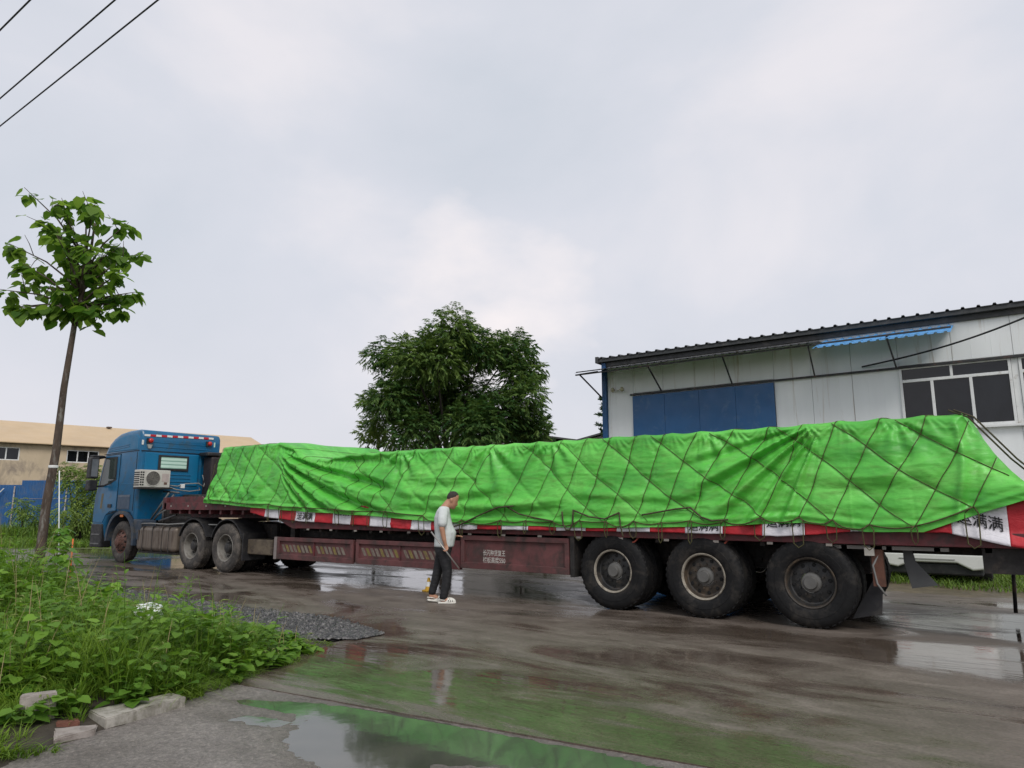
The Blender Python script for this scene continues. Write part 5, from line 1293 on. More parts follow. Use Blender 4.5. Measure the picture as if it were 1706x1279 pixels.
# rope lattice in (s, z): two families of lines
A_ = np.array([-.19, -.43]); B_ = np.array([.33, -.24]); LM = np.linalg.inv(np.array([A_, B_]).T)
def lattice(s, z):
    """i counts across the steep ropes, j across the shallow ones"""
    s = np.asarray(s, float); z = np.asarray(z, float)
    sw = s + .22 * pn(s * .7, z * .7, 4.4) + .035 * pn(s * 3, z * 3, 1.4); zw = z + .20 * pn(s * .7, z * .7, 9.2)
    a = LM[0, 0] * sw + LM[0, 1] * (zw - 2.44); b = LM[1, 0] * sw + LM[1, 1] * (zw - 2.44)
    return b, a
dA = abs(A_[0] * B_[1] - A_[1] * B_[0]) / np.linalg.norm(A_); dB = abs(A_[0] * B_[1] - A_[1] * B_[0]) / np.linalg.norm(B_)
def near_y(s, z, ropes=True):
    """lateral position of the hanging sheet; smaller is nearer the road edge"""
    s = np.asarray(s, float); z = np.asarray(z, float)
    zh = hem_z(s); zt = top_near(s); v = np.clip((z - zh) / (zt - zh), 0, 1)
    y = -.075 + .17 * v ** 1.35
    fade_t = 1 - sstep(.90, 1.0, v)
    d = 0.0
    # deep drapes hanging from the corner of the front stack
    ds = np.clip(s + 9.22, .02, None); drop = 2.74 - z
    phi = drop / ds ** .6 + .03 * pn(s * 1.2, z * 1.2, 2.2)
    wd = sstep(-9.25, -8.7, s) * (1 - sstep(-6.3, -5.0, s)) * sstep(0.0, .12, v)
    saw = np.sin(2 * math.pi * phi / .235 + 1.1 + 1.2 * pn(s * .6, 2.2)); saw = saw + .30 * np.sin(4 * math.pi * phi / .235 + .4)
    d = d + .100 * saw * wd * sstep(.10, .8, ds) * sstep(.22, .42, phi) * (1 - sstep(1.0, 1.5, phi))
    d = d + .10 * wd * np.exp(-((phi - .32) / .14) ** 2)
    # U-shaped slack just below the sagging edge
    bow = z - (2.28 - .34 * np.exp(-((s + 7.1) / .9) ** 2)); d = d - .05 * np.exp(-(bow / .07) ** 2) * np.exp(-((s + 7.1) / 1.0) ** 2)
    # pulled folds fanning from the high point near the tail
    dx, dz = 1.58 - s, 2.47 - z; r = np.hypot(dx, dz); an = np.degrees(np.arctan2(dz, np.maximum(dx, 1e-3)))
    wf = sstep(10, 20, an) * (1 - sstep(62, 84, an)) * (1 - sstep(1.5, 2.1, r)) * sstep(.05, .5, r) * (dx > 0)
    d = d + .055 * wf * (np.sin(np.radians(an) * 24 + .6) + .45 * np.sin(np.radians(an) * 51))
    for ax_, az2, r1, ph, am in ((-3.55, 2.46, 1.1, .3, .030), (-2.35, 2.46, .8, 1.4, .022), (-5.55, 2.44, .9, 2.2, .028), (.15, 2.46, .7, .9, .020), (2.35, 2.46, .9, .2, .018)):
        qx, qz = s - ax_, az2 - z; rr = np.hypot(qx, qz); aa = np.arctan2(qx, np.maximum(qz, 1e-3))
        d = d + am * np.sin(aa * 11 + ph) * (1 - sstep(.5 * r1, r1, rr)) * sstep(.03, .22, rr) * (1 - sstep(.9, 1.35, np.abs(aa)))
    for zc, s_a, s_b, am, wv_ in ((1.62, -6.4, -3.0, .040, .10), (1.42, -5.8, -1.8, .036, .08), (1.86, -5.4, -3.4, .022, .09), (1.55, -2.2, .6, .020, .07), (1.75, .9, 2.9, .022, .10)):
        mid_ = (s_a + s_b) / 2; zl = zc + .16 * ((s - mid_) / (s_b - s_a) * 2) ** 2 * .8 + .05 * pn(s * 1.1, zc * 7)
        d = d - 1.5 * am * np.exp(-((z - zl) / wv_) ** 2) * sstep(s_a, s_a + .7, s) * (1 - sstep(s_b - .7, s_b, s)) + am * .7 * np.exp(-((z - zl + wv_ * 1.5) / wv_) ** 2) * sstep(s_a, s_a + .7, s) * (1 - sstep(s_b - .7, s_b, s))
    # upright fold down the tail corner
    sc_ = 2.93 + .05 * np.sin(z * 4); d = d - .045 * np.exp(-((s - sc_) / .045) ** 2) + .03 * np.exp(-((s - sc_ - .1) / .07) ** 2)
    d = d + .30 * sstep(2.95, 3.6, s) * sstep(.1, .6, v)
    # bunched cloth at the front foot
    wb = (1 - sstep(-10.0, -8.8, s)) * (1 - sstep(.22, .55, v)); d = d + wb * (.055 * pn(s * 5.5, z * 6.5, 3) + .035 * np.abs(pn(s * 12, z * 11, 5)) - .05)
    # general cloth: small flat creases, broad bellying
    d = d + .060 * pn(s * 1.2, z * 1.5, 7.7) + .014 * pn(s * 2.2, z * 6.0, 1.2) + .008 * pn(s * 3.2, z * 17, 6.1) * (1 - .4 * v)
    rg = 1 - np.abs(pn(s * 2.2 + 1.2 * z, z * 6.2, 2.9)) * 2.2; d = d - .006 * np.clip(rg - .72, 0, 1) * 2.4
    rg2 = 1 - np.abs(pn(s * 4.1 - 2 * z, z * 13.2, 8.9)) * 2.2; d = d - .004 * np.clip(rg2 - .7, 0, 1) * 3
    # little fans of creases below the top edge where each rope pulls
    q = s / PITCH + .35 * pn(s * .7, 3.3); fr = q - np.round(q); tz = np.clip((zt - z), 0, 1)
    d = d + (.010 + .026 * np.clip(pn(s * .9, 5.5) + .2, 0, 1)) * np.exp(-tz / .20) * np.sin(np.clip(np.abs(fr) / (tz + .06), 0, 3.2) * 5.2) * sstep(.0, .04, tz)
    # sewn seams and the square creases left by folding
    q1 = s - 1.85 * np.round(s / 1.85) - .02 * np.sin(z * 3); d = d - .006 * np.exp(-(q1 / .014) ** 2)
    q2 = s - .62 * np.round(s / .62) - .015 * np.sin(z * 5 + s); q3 = z - .47 * np.round(z / .47) - .012 * np.sin(s * 2.3); d = d + .005 * np.exp(-(q2 / .02) ** 2) * (pn(s * 2, z * 2, 4) > -.1) - .006 * np.exp(-(q3 / .018) ** 2) * sstep(-.1, .15, pn(s * 1.2, z * 2, 6))
    # hem band
    d = d - .018 * np.exp(-((z - zh - .085) / .028) ** 2) + .010 * np.exp(-((z - zh - .13) / .03) ** 2)
    if ropes:
        i, j = lattice(s, z); ia = np.abs(i - np.round(i)) * dA; jb = np.abs(j - np.round(j)) * dB
        w_r = sstep(.10, .2, v)
        d = d + w_r * (.017 * np.exp(-(ia / .035) ** 2) + .014 * np.exp(-(jb / .035) ** 2))
        d = d - .014 * w_r * np.sin(np.clip(np.abs(i - np.round(i)) * 2, 0, 1) * math.pi / 2) * np.sin(np.clip(np.abs(j - np.round(j)) * 2, 0, 1) * math.pi / 2)
    return y + d * fade_t
def s_front(v): return -11.18 - .30 * (1 - v) ** 2.2
def s_rear(v): return 3.00 + .62 * (1 - v) ** 1.1
NU, NV = 960, 84
u = np.linspace(0, 1, NU)[:, None]; v = (np.linspace(0, 1, NV) ** .92)[None]
S = s_front(v) + u * (s_rear(v) - s_front(v))
Zn = hem_z(S) + v * (top_near(S) - hem_z(S))
Yn = near_y(S, Zn)
# round the upper edge over
rd = sstep(.965, 1.0, v + 0 * S); Yn = Yn + .03 * rd
near = np.stack([S, Yn, Zn], -1)
# top
NT = 26
yt0 = Yn[:, -1]; st0 = S[:, -1]; tq = np.linspace(0, 1, NT)[None]
Yt = yt0[:, None] + (2.46 - yt0[:, None]) * tq; St = np.repeat(st0[:, None], NT, 1)
Zt = top_base(St, Yt) + scallop(St) * (1 - sstep(0, .25, tq)) + .03 * np.sin(np.clip(tq * 8, 0, math.pi)) * .6 + .02 * fbm(St * 1.3, Yt * 1.3, 3) * sstep(0, .12, tq)
Zt[:, 0] = Zn[:, -1]
top = np.stack([St, Yt, Zt], -1)
# far side
NFv = 22; w = np.linspace(0, 1, NFv)[None]
vf = 1 - w; Sf = s_front(vf) + u * (s_rear(vf) - s_front(vf)); ztf = Zt[:, -1][:, None]
Zf = ztf + (1.15 - ztf) * w; Yf = 2.46 + .12 * w + .02 * fbm(Sf * 1.5, Zf * 2, 8)
far = np.stack([Sf, Yf, Zf], -1)
# ends
def end_sheet(idx, sgn):
    a = near[idx][::-1]; bq = far[idx]; NB = 40; q = np.linspace(0, 1, NB)[:, None, None]
    # sample both borders from the top down
    def res(P_, n):
        t = np.linspace(0, 1, len(P_)); tt_ = np.linspace(0, 1, n); return np.stack([np.interp(tt_, t, P_[:, c]) for c in range(3)], 1)
    A2, B2 = res(a, 40), res(bq, 40); G_ = A2[None] * (1 - q) + B2[None] * q
    tp_ = top[idx]; t = np.linspace(0, 1, len(tp_)); topz = np.interp(np.linspace(0, 1, NB), t, tp_[:, 2])
    G_[:, :, 2] += (topz - G_[:, 0, 2])[:, None] * (1 - np.linspace(0, 1, 40)[None])
    k_ = np.sin(np.pi * np.linspace(0, 1, NB))[:, None]
    G_[:, :, 0] += sgn * k_ * (.03 + .05 * fbm(G_[..., 1] * 3, G_[..., 2] * 3, 5))
    return G_
shs = [near, top, far, end_sheet(0, -1), end_sheet(-1, 1)]
Vt = []; Qt = []; off = 0
for sh_ in shs:
    Vt.append(sh_.reshape(-1, 3)); Qt.append(grid_faces(*sh_.shape[:2]) + off); off += sh_.shape[0] * sh_.shape[1]
me = mesh_np('tarpaulin', np.concatenate(Vt), np.concatenate(Qt))
bm = bmesh.new(); bm.from_mesh(me); bmesh.ops.remove_doubles(bm, verts=bm.verts, dist=.0008); bmesh.ops.recalc_face_normals(bm, faces=bm.faces); bm.to_mesh(me); bm.free()
m_t, nt, b = new_mat('green tarpaulin')
vc = coords(nt, (.5, 1, 1)); n1 = noise(nt, vc, 1.6, 6, .6, .5); n2 = noise(nt, coords(nt, (1, 1, 3.5)), 3.2, 7, .66, .6); n3 = noise(nt, coords(nt), 28, 4, .6)
c0 = ramp(nt, n1.outputs['Fac'], [(.28, (.050, .330, .038)), (.50, (.115, .560, .068)), (.74, (.215, .740, .125))])
st1 = maprange(nt, n2.outputs['Fac'], .48, .70, 0, .66)
c0 = mixc(nt, st1, c0, (.115, .300, .045))
c0 = mixc(nt, maprange(nt, n3.outputs['Fac'], .55, .75, 0, .18), c0, (.02, .20, .03))
nt.links.new(c0, b.inputs['Base Color'])
nt.links.new(maprange(nt, n2.outputs['Fac'], .3, .7, .36, .55), b.inputs['Roughness'])
cr = noise(nt, coords(nt, (.6, 1, 2.8)), 11, 6, .62, .7); cr2 = noise(nt, coords(nt, (.55, 1, 2.6)), 26, 5, .6, .4); ad = node(nt, 'ShaderNodeMath', operation='ADD'); nt.links.new(cr.outputs['Fac'], ad.inputs[0])
ml = node(nt, 'ShaderNodeMath', operation='MULTIPLY'); ml.inputs[1].default_value = .45; nt.links.new(cr2.outputs['Fac'], ml.inputs[0]); nt.links.new(ml.outputs[0], ad.inputs[1]); bump(nt, b, ad.outputs[0], .20, .018)
t_ = node(nt, 'ShaderNodeBsdfTranslucent'); nt.links.new(c0, t_.inputs['Color']); ms = node(nt, 'ShaderNodeMixShader'); ms.inputs[0].default_value = .10
nt.links.new(b.outputs[0], ms.inputs[1]); nt.links.new(t_.outputs[0], ms.inputs[2]); nt.links.new(ms.outputs[0], nt.nodes['Material Output'].inputs['Surface'])
tag(obj('tarpaulin', me, m_t, smooth=True), 'bright green wrinkled tarpaulin draped over the whole load', 'tarpaulin')

# net ropes
M_ROPE = mat('dark hemp rope', (.070, .066, .022), .85, var=.35, vscale=18, bmp=.4, bscale=120)
net = empty('cargo_net', (-4, 0, 1.15)); tag(net, 'dark rope net lashed diagonally over the green tarpaulin', 'net')
def lat_inv(i, j):
    i = np.asarray(i, float); j = np.asarray(j, float)
    s0 = A_[0] * j + B_[0] * i; z0 = A_[1] * j + B_[1] * i + 2.44
    s, z = s0, z0
    for _ in range(7):
        s, z = s0 - .22 * pn(s * .7, z * .7, 4.4) - .035 * pn(s * 3, z * 3, 1.4), z0 - .20 * pn(s * .7, z * .7, 9.2)
    return s, z
def lay(pts2):
    a = np.array(pts2); y = near_y(a[:, 0], a[:, 1]); return [(p[0], float(q) - .009, p[1]) for p, q in zip(pts2, y)]
def rope_line(fix, val, rng):
    o_ = np.full(len(rng), float(val)); s, z = lat_inv(o_, rng) if fix == 'i' else lat_inv(rng, o_)
    ok_ = (s > -11.35) & (s < 3.02 + .5 * (2.44 - z)) & (z > hem_z(s) + .06) & (z < top_near(s) - .004)
    k_ = np.nonzero(ok_)[0]
    if not len(k_): return []
    br_ = np.nonzero(np.diff(k_) > 1)[0]; k_ = k_[:br_[0] + 1] if len(br_) else k_
    return [(float(s[q]), float(z[q])) for q in k_]
steep_feet = []
drop_ = {-27, -21, -16, -11, -7}
for i in range(-36, 14):
    if i in drop_: continue
    run = rope_line('i', i, np.arange(-40, 40, .09))
    if len(run) > 3:
        P_ = lay(run)
        s_, z_ = run[0]; st_ = P_[0]
        ovr = [(s_ + .30, 2.40, float(top_base(s_ + .3, 2.4)) + .01), (s_ + .18, 1.2, float(top_base(s_ + .18, 1.2)) + .02), (s_ + .05, .30, float(top_base(s_ + .05, .3)) + .012), (s_ + .015, st_[1] + .05, float(top_near(s_)) + .002)]
        if s_ < 2.9: P_ = ovr + P_
        MB().tube(P_, .0050 if s_ > -1.5 else .0038, 5).obj('rope', M_ROPE, net, smooth=True); steep_feet.append(run[-1])
for j in range(-30, 40):
    run = rope_line('j', j, np.arange(-60, 60, .09))
    if len(run) > 3 and (run[0][0] > -3.2 or j % 3 == 0): MB().tube(lay(run), .0047 if run[0][0] > -1.5 else .0033, 5).obj('rope', M_ROPE, net, smooth=True)
# border rope hanging in loops along the hem, and ties down to the rail
steep_feet.sort()
for k_, ((s0, z0), (s1, z1)) in enumerate(zip(steep_feet[:-1], steep_feet[1:])):
    if s1 - s0 > .9: continue
    sag = random.uniform(.01, .09) if s0 > -5 else .01
    pts = []
    for t in np.linspace(0, 1, 9):
        s_ = s0 + (s1 - s0) * t; z_ = max(z0 + (z1 - z0) * t - sag * 4 * t * (1 - t), float(hem_z(s_)) + .012); pts.append((s_, z_))
    MB().tube([(p[0], p[1] - .004, p[2]) for p in lay(pts)], .0075, 5).obj('rope', M_ROPE, net, smooth=True)
for (s0, z0) in steep_feet:
    if s0 < -9.5: continue
    w_ = random.uniform(.03, .09); zb = random.choice((1.0, .98, .93)) if s0 > -5 else 1.02 + .02 * abs(s0 + 5)
    y0 = float(near_y(s0, z0)); yh = float(near_y(s0, float(hem_z(s0)) + .02)) - .02
    pts = [(s0 - .01, y0 - .012, z0), (s0 - w_, yh, float(hem_z(s0)) + .02), (s0 - w_ * .9, -.085, zb + .05), (s0 - w_ * .3, -.08, zb), (s0 + w_ * .4, -.085, zb + .04), (s0 + w_ * .5, yh, float(hem_z(s0)) + .02), (s0 + .01, y0 - .012, z0)]
    MB().tube(pts, .007, 5).obj('tie_rope', M_ROPE, net, smooth=True)
# heavy lashings seen by the man and along the middle
M_ROPE2 = mat('thick grimy rope', (.060, .052, .026), .9, var=.4, vscale=20, bmp=.4, bscale=100)
for pts2, yy in (([(-4.35, 1.02), (-4.0, 1.12), (-3.55, 1.30), (-3.2, 1.40), (-2.9, 1.42)], 0), ([(-3.05, 1.42), (-2.85, 1.30), (-2.6, 1.25), (-2.2, 1.20)], 0), ([(-2.05, 1.34), (-2.03, 1.16), (-1.98, 1.08), (-1.92, 1.08), (-1.87, 1.16), (-1.85, 1.36)], 0),
                 ([(-1.85, 1.36), (-1.6, 1.27), (-1.35, 1.24), (-1.12, 1.33)], 0), ([(-1.12, 1.33), (-1.10, 1.15), (-1.06, 1.0)], 0), ([(-.78, 1.30), (-.6, 1.33), (-.3, 1.38), (-.1, 1.40)], 0), ([(-.1, 1.40), (.05, 1.28), (.2, 1.235), (.4, 1.25)], 0)):
    P_ = [(p[0], float(near_y(p[0], max(p[1], float(hem_z(p[0])) + .01))) - .028, p[1]) for p in pts2]
    sm = []
    for a, b in zip(P_[:-1], P_[1:]): sm += [tuple(np.array(a) + (np.array(b) - np.array(a)) * t) for t in (0, .33, .66)]
    MB().tube(sm + [P_[-1]], .012, 6).obj('lashing_rope', M_ROPE2, net, smooth=True)
for s_ in (2.98, 3.03):   # ropes sliding off the tail corner
    P_ = [(s_ - .1, .10, 2.47), (s_ + .08, .12, 2.38), (s_ + .42, .28, 1.92), (s_ + .72, .5, 1.60), (s_ + .9, .7, 1.4)]
    MB().tube(P_, .010, 5).obj('rope', M_ROPE2, net, smooth=True)

# banner strip showing below the hem
def cloth_mat(name, col, tr_=.12):
    m, nt, b = new_mat(name); v_ = coords(nt); n_ = noise(nt, v_, 5, 5, .6); n2_ = noise(nt, coords(nt, (1, 1, 1.6)), 16, 5, .6, .6)
    cc = ramp(nt, n_.outputs['Fac'], [(.3, tuple(c * .82 for c in col)), (.7, tuple(min(1, c * 1.1) for c in col))])
    cc = mixc(nt, maprange(nt, n2_.outputs['Fac'], .60, .78, 0, .45), cc, tuple(c * .55 for c in col))
    nt.links.new(cc, b.inputs['Base Color']); b.inputs['Roughness'].default_value = .6; bump(nt, b, n2_.outputs['Fac'], .5, .02)
    return m
M_BW = cloth_mat('white banner cloth', (.72, .70, .74)); M_BR = cloth_mat('red banner cloth', (.46, .016, .026)); M_INK = mat('black print', (.012, .012, .014), .6, var=.2)
BB = ([-10.0, -9.3, -8.3, -6.4, -4.9, -3.7, -1.7, .3, 1.0, 1.45, 1.84, 2.3, 2.75, 3.3, 3.9], [1.32, 1.20, 1.13, 1.07, 1.015, 1.055, 1.068, 1.072, 1.055, 1.085, 1.13, 1.135, 1.14, 1.01, .93])
def ban_bot(s): return np.interp(s, *BB) + .010 * fbm(np.asarray(s) * 2.6, 4.4, o=3)
def ban_top(s): return np.interp(s, [-10, -9, 2.4, 2.7, 3.3, 4.0], [1.50, 1.46, 1.30, 1.38, 1.50, 1.55]) + 0 * s
def ban_y(s, z):
    lowv = 1 - sstep(.0, .16, z - np.interp(s, *BB))
    return -.032 + .024 * pn(s * 3.3, z * 2.5, 1.1) + .010 * pn(s * 14, z * 5, 2.1) - .014 * lowv * (1 + 1.2 * pn(s * 4.2, 2.2)) + .008 * pn(s * 9, z * 8, 3) + .10 * sstep(2.7, 3.8, s) * (1 - lowv) + .11 * sstep(-.012, .06, z - np.interp(s, *HEM))
bn = empty('banner_strip', (-3, -.04, 1.0)); tag(bn, 'red and white printed banner strip hanging below the green tarpaulin', 'banner')
segs = [(-9.80, -9.30, 0), (-9.30, -8.80, 1), (-8.80, -8.30, 0), (-8.30, -7.70, 2), (-7.70, -7.18, 0), (-7.18, -6.68, 3), (-6.68, -6.16, 0), (-6.16, -5.63, 1), (-5.63, -5.13, 0), (-5.13, -4.66, 3), (-4.66, -4.19, 0), (-4.19, -3.69, 1)]
cols_ = [0, 1, 0, 1, 0, 4, 0, 2, 0, 3, 0, 1, 0, 5, 0]
s0 = -3.69
for c_ in cols_: segs.append((s0, s0 + .5, c_)); s0 += .5
for (a, b_, kind_) in segs:
    nu_, nv_ = 26, 18
    SS_, VV_ = np.meshgrid(np.linspace(a, b_, nu_), np.linspace(0, 1, nv_), indexing='ij')
    ZZ_ = ban_bot(SS_) + VV_ * (ban_top(SS_) - ban_bot(SS_)); YY_ = ban_y(SS_, ZZ_)
    if -5.7 < a < -4.0: YY_ = YY_ - .035 * np.abs(pn(SS_ * 7, ZZ_ * 14, 3)) ; ZZ_ = ZZ_ + .02 * pn(SS_ * 6, ZZ_ * 9, 7)
    sg = obj('banner_panel', mesh_np('banner_panel', np.stack([SS_, YY_, ZZ_], -1).reshape(-1, 3), grid_faces(nu_, nv_)), M_BW if kind_ else M_BR, bn, smooth=True)
    md = sg.modifiers.new('thickness', 'SOLIDIFY'); md.thickness = .003; md.offset = 1
    if kind_ >= 2:
        V_, F_ = text_mesh('运满满', 1.0, .012, 3)
        if len(V_):
            lo, hi = V_.min(0), V_.max(0); sx_ = (b_ - a) * .80 / (hi[0] - lo[0]); h_ = {2: .135, 3: .12, 4: .13, 5: .15}[kind_]
            zc = {2: .035, 3: .155, 4: .085, 5: .13}[kind_]
            if a < 0 and a > -.5: zc = .030
            if .7 < a < 1: zc = .105
            xs_ = a + (b_ - a) * .11 + (V_[:, 0] - lo[0]) * sx_; zs_ = ban_bot(xs_ * 0 + (a + b_) / 2) * .0 + np.interp(xs_, *BB) + zc + (V_[:, 1] - lo[1]) / (hi[1] - lo[1]) * h_
            ys_ = ban_y(xs_, zs_) - .014
            obj('lettering', mesh_from('lettering', np.stack([xs_, ys_, zs_], 1), F_), M_INK, sg)

# ------------------------------------------------------------------ the man
def blob_mesh(name, parts, m, parent, voxel=.011, smooth_it=4):
    """parts: chains of (point, radius); joined into one continuous skin"""
    b_ = MB()
    for chain in parts:
        for (p0, r0), (p1, r1) in zip(chain[:-1], chain[1:]):
            p0, p1 = Vector(p0), Vector(p1); n_ = max(2, int((p1 - p0).length / .018))
            for i in range(n_ + 1):
                t = i / n_; c = p0.lerp(p1, t); q = np.array(r0) + (np.array(r1) - np.array(r0)) * t
                q = q if q.ndim else np.array([q, q, q])
                prof_ = [(math.sin(a), -math.cos(a)) for a in np.linspace(0.02, math.pi - .02, 8)]
                s_ = MB().lathe(prof_, (0, 0, 0), 'Z', 12, True)
                b_.add([(c.x + v_[0] * q[0], c.y + v_[1] * q[1], c.z + v_[2] * q[2]) for v_ in s_.v], s_.f)
    o = obj(name, mesh_from(name, b_.v, b_.f), m, parent, smooth=True, keep=False)
    md = o.modifiers.new('skin', 'REMESH'); md.mode = 'VOXEL'; md.voxel_size = voxel; md.use_smooth_shade = True
    ms_ = o.modifiers.new('soften', 'SMOOTH'); ms_.factor = .5; ms_.iterations = smooth_it
    return o
M_SKIN = mat('skin', (.42, .215, .135), .55, var=.10, vscale=8)
M_HAIR = mat('short dark hair', (.034, .026, .022), .8, var=.3, vscale=60, bmp=.5, bscale=200)
M_SHIRT = mat('pale grey t shirt', (.58, .61, .60), .85, var=.10, vscale=5, bmp=1.0, bscale=14)
M_TROUS = mat('black trousers', (.011, .011, .013), .75, var=.3, vscale=6, bmp=1.0, bscale=16, stretch=(1, 1, 1.8))
M_SHOE = mat('white clogs', (.70, .68, .62), .5, var=.06)
man = empty('person', (-3.71, -.81, 0), TH + .10); tag(man, 'person in pale grey t-shirt and black trousers beside the trailer holding a metal rod', 'person')
# local frame: +x the way he faces, +y his left (away from the camera), z up
def nod(chains, ang=.48, c=(.045, 1.455)):
    """tip the head forward about the neck"""
    ca, sa = math.cos(ang), math.sin(ang)
    return [[((c[0] + (p[0] - c[0]) * ca + (p[2] - c[1]) * sa, p[1], c[1] - (p[0] - c[0]) * sa + (p[2] - c[1]) * ca), r) for p, r in ch_] for ch_ in chains]
body = blob_mesh('body', nod([
    [((.075, .0, 1.585), (.088, .074, .080)), ((.082, .0, 1.545), (.090, .074, .085)), ((.100, .0, 1.485), (.078, .066, .080))],           # skull to jaw
    [((.135, .0, 1.455), (.045, .045, .040)), ((.150, .0, 1.440), (.030, .034, .026))],                                                     # chin
    [((.165, .0, 1.530), (.016, .014, .020)), ((.182, .0, 1.503), (.014, .014, .012))],                                                     # nose
    [((.170, .0, 1.470), (.012, .022, .008)), ((.168, .0, 1.460), (.012, .020, .008))],                                                     # lips
    [((.072, -.074, 1.525), (.018, .012, .032)), ((.066, -.080, 1.530), (.014, .010, .022))], [((.072, .074, 1.525), (.018, .012, .032)), ((.066, .080, 1.530), (.014, .010, .022))]]) + [   # ears
    [((.055, .0, 1.46), (.062, .062, .06)), ((.0, .0, 1.385), (.072, .085, .06))],                                                          # neck
    [((-.03, -.16, 1.31), .045), ((-.03, -.21, 1.25), .045), ((-.035, -.235, 1.09), .043), ((.0, -.235, .93), .034), ((.018, -.225, .865), .026)],                     # right arm, hanging
    [((.020, -.222, .855), (.030, .018, .034)), ((.030, -.220, .800), (.028, .018, .030))],                                                  # palm
    [((.048, -.215, .845), .012), ((.060, -.235, .805), .010), ((.050, -.250, .780), .009)],                                                 # thumb over the rod
    [((.045, -.205, .790), .0105), ((.048, -.228, .765), .010), ((.028, -.245, .772), .009)], [((.030, -.205, .782), .0105), ((.034, -.230, .757), .010), ((.012, -.246, .765), .009)],
    [((.014, -.205, .785), .010), ((.018, -.228, .760), .009), ((.0, -.243, .768), .0085)], [((.0, -.205, .795), .009), ((.002, -.226, .772), .008), ((-.012, -.238, .780), .008)],
    [((.0, .16, 1.31), .045), ((.03, .21, 1.25), .045), ((.0, .235, 1.09), .043), ((.115, .215, .975), .034), ((.150, .205, .960), .026)],                            # left arm, reaching to the trailer
    [((0.160, .203, 0.960), (.028, .032, .016)), ((0.205, .200, 0.960), (.026, .034, .014))],
    [((0.177, .170, 0.960), .011), ((0.203, .150, 0.973), .009), ((0.220, .145, 0.973), .008)], [((0.220, .178, 0.963), .010), ((0.255, .172, 0.960), .009), ((0.277, .170, 0.948), .008)],
    [((0.223, .194, 0.965), .010), ((0.263, .192, 0.963), .009), ((0.287, .191, 0.950), .008)], [((0.223, .210, 0.963), .010), ((0.259, .212, 0.960), .009), ((0.281, .213, 0.948), .008)], [((0.215, .225, 0.960), .009), ((0.245, .230, 0.954), .008), ((0.262, .232, 0.944), .007)],
    [((.005, -.10, .12), .042), ((.0, -.10, .06), .044), ((.09, -.10, .045), (.06, .042, .03))], [((-.165, .08, .16), .042), ((-.17, .08, .09), .044), ((-.09, .08, .06), (.06, .042, .03))],
    [((.0, 0, 1.32), (.08, .12, .06)), ((.0, 0, 1.2), (.10, .15, .1)), ((.0, 0, .80), (.10, .13, .08))], [((0, -.08, .80), .07), ((.055, -.095, .47), .055), ((.005, -.10, .12), .042)], [((0, .08, .80), .07), ((-.085, .085, .46), .055), ((-.165, .08, .16), .042)]], M_SKIN, man, .0085, 2)
blob_mesh('hair', nod([[((.064, .0, 1.594), (.090, .0762, .0770)), ((.052, .0, 1.566), (.074, .0750, .072))]]), M_HAIR, man, .010, 2)
blob_mesh('eyes', nod([[((.150, -.032, 1.540), .010), ((.151, -.032, 1.540), .010)], [((.150, .032, 1.540), .010), ((.151, .032, 1.540), .010)]]), M_HAIR, man, .004, 1)
shirt = blob_mesh('shirt', [
    [((-.005, 0, 1.385), (.085, .125, .04)), ((-.02, 0, 1.335), (.105, .195, .055)), ((-.03, .0, 1.24), (.128, .190, .07)), ((-.012, 0, 1.12), (.145, .185, .07)), ((.020, 0, 1.02), (.166, .185, .07)), ((.012, 0, .93), (.160, .182, .06)), ((.0, 0, .825), (.155, .180, .03))],
    [((-.02, -.165, 1.335), .078), ((-.028, -.218, 1.235), .076), ((-.030, -.230, 1.175), .076)],
    [((.0, .165, 1.335), .078), ((.03, .212, 1.235), .076), ((.045, .224, 1.175), .076)]], M_SHIRT, man, .011, 5)
blob_mesh('trousers', [
    [((.0, 0, .90), (.135, .165, .06)), ((-.01, 0, .79), (.140, .165, .07)), ((-.01, -.06, .72), (.115, .10, .07))],
    [((-.005, -.085, .76), (.105, .092, .08)), ((.055, -.095, .47), .075), ((.045, -.10, .30), .068), ((.005, -.10, .10), .062)],
    [((-.015, .080, .76), (.105, .092, .08)), ((-.085, .085, .46), .075), ((-.125, .085, .30), .066), ((-.165, .08, .15), .060)]], M_TROUS, man, .012, 4)
def clog(x, y, z, pitch, yaw):
    c = empty('clog', (x, y, z), parent=man, keep=False); c.rotation_euler = (0, pitch, yaw)
    outl = [(-.11, .0), (-.10, .036), (-.03, .040), (.05, .050), (.11, .046), (.155, .022), (.162, 0), (.155, -.026), (.11, -.046), (.05, -.046), (-.03, -.038), (-.10, -.034)]
    MB().prism(outl, 'Z', 0, .028).obj('sole', M_SHOE, c, keep=False, bevel=.008)
    bm = bmesh.new(); bmesh.ops.create_uvsphere(bm, u_segments=20, v_segments=12, radius=1)
    for v_ in bm.verts: v_.co = Vector((.065 + v_.co.x * .095, v_.co.y * .049, .024 + max(-.05, v_.co.z) * .062))
    me = bpy.data.meshes.new('upper'); bm.to_mesh(me); bm.free(); obj('upper', me, M_SHOE, c, smooth=True, keep=False)
    h_ = MB()
    for q in ((.05, -.045, .045), (.08, -.046, .042), (.11, -.040, .040), (.07, -.034, .065), (.10, -.030, .058)): h_.lathe([(0, -.004), (.009, -.004), (.009, .004), (0, .004)], q, 'Y', 8)
    h_.obj('vent_holes', M_BLACK, c, keep=False)
    MB().tube([(-.0, -.044, .05), (-.06, -.042, .055), (-.105, -.02, .05), (-.112, 0, .048), (-.105, .02, .05), (-.06, .042, .055), (0, .044, .05)], .007, 6).obj('heel_strap', M_SHOE, c, keep=False, smooth=True)
clog(.03, -.10, .002, 0, -.06); clog(-.13, .08, .012, .10, .03)
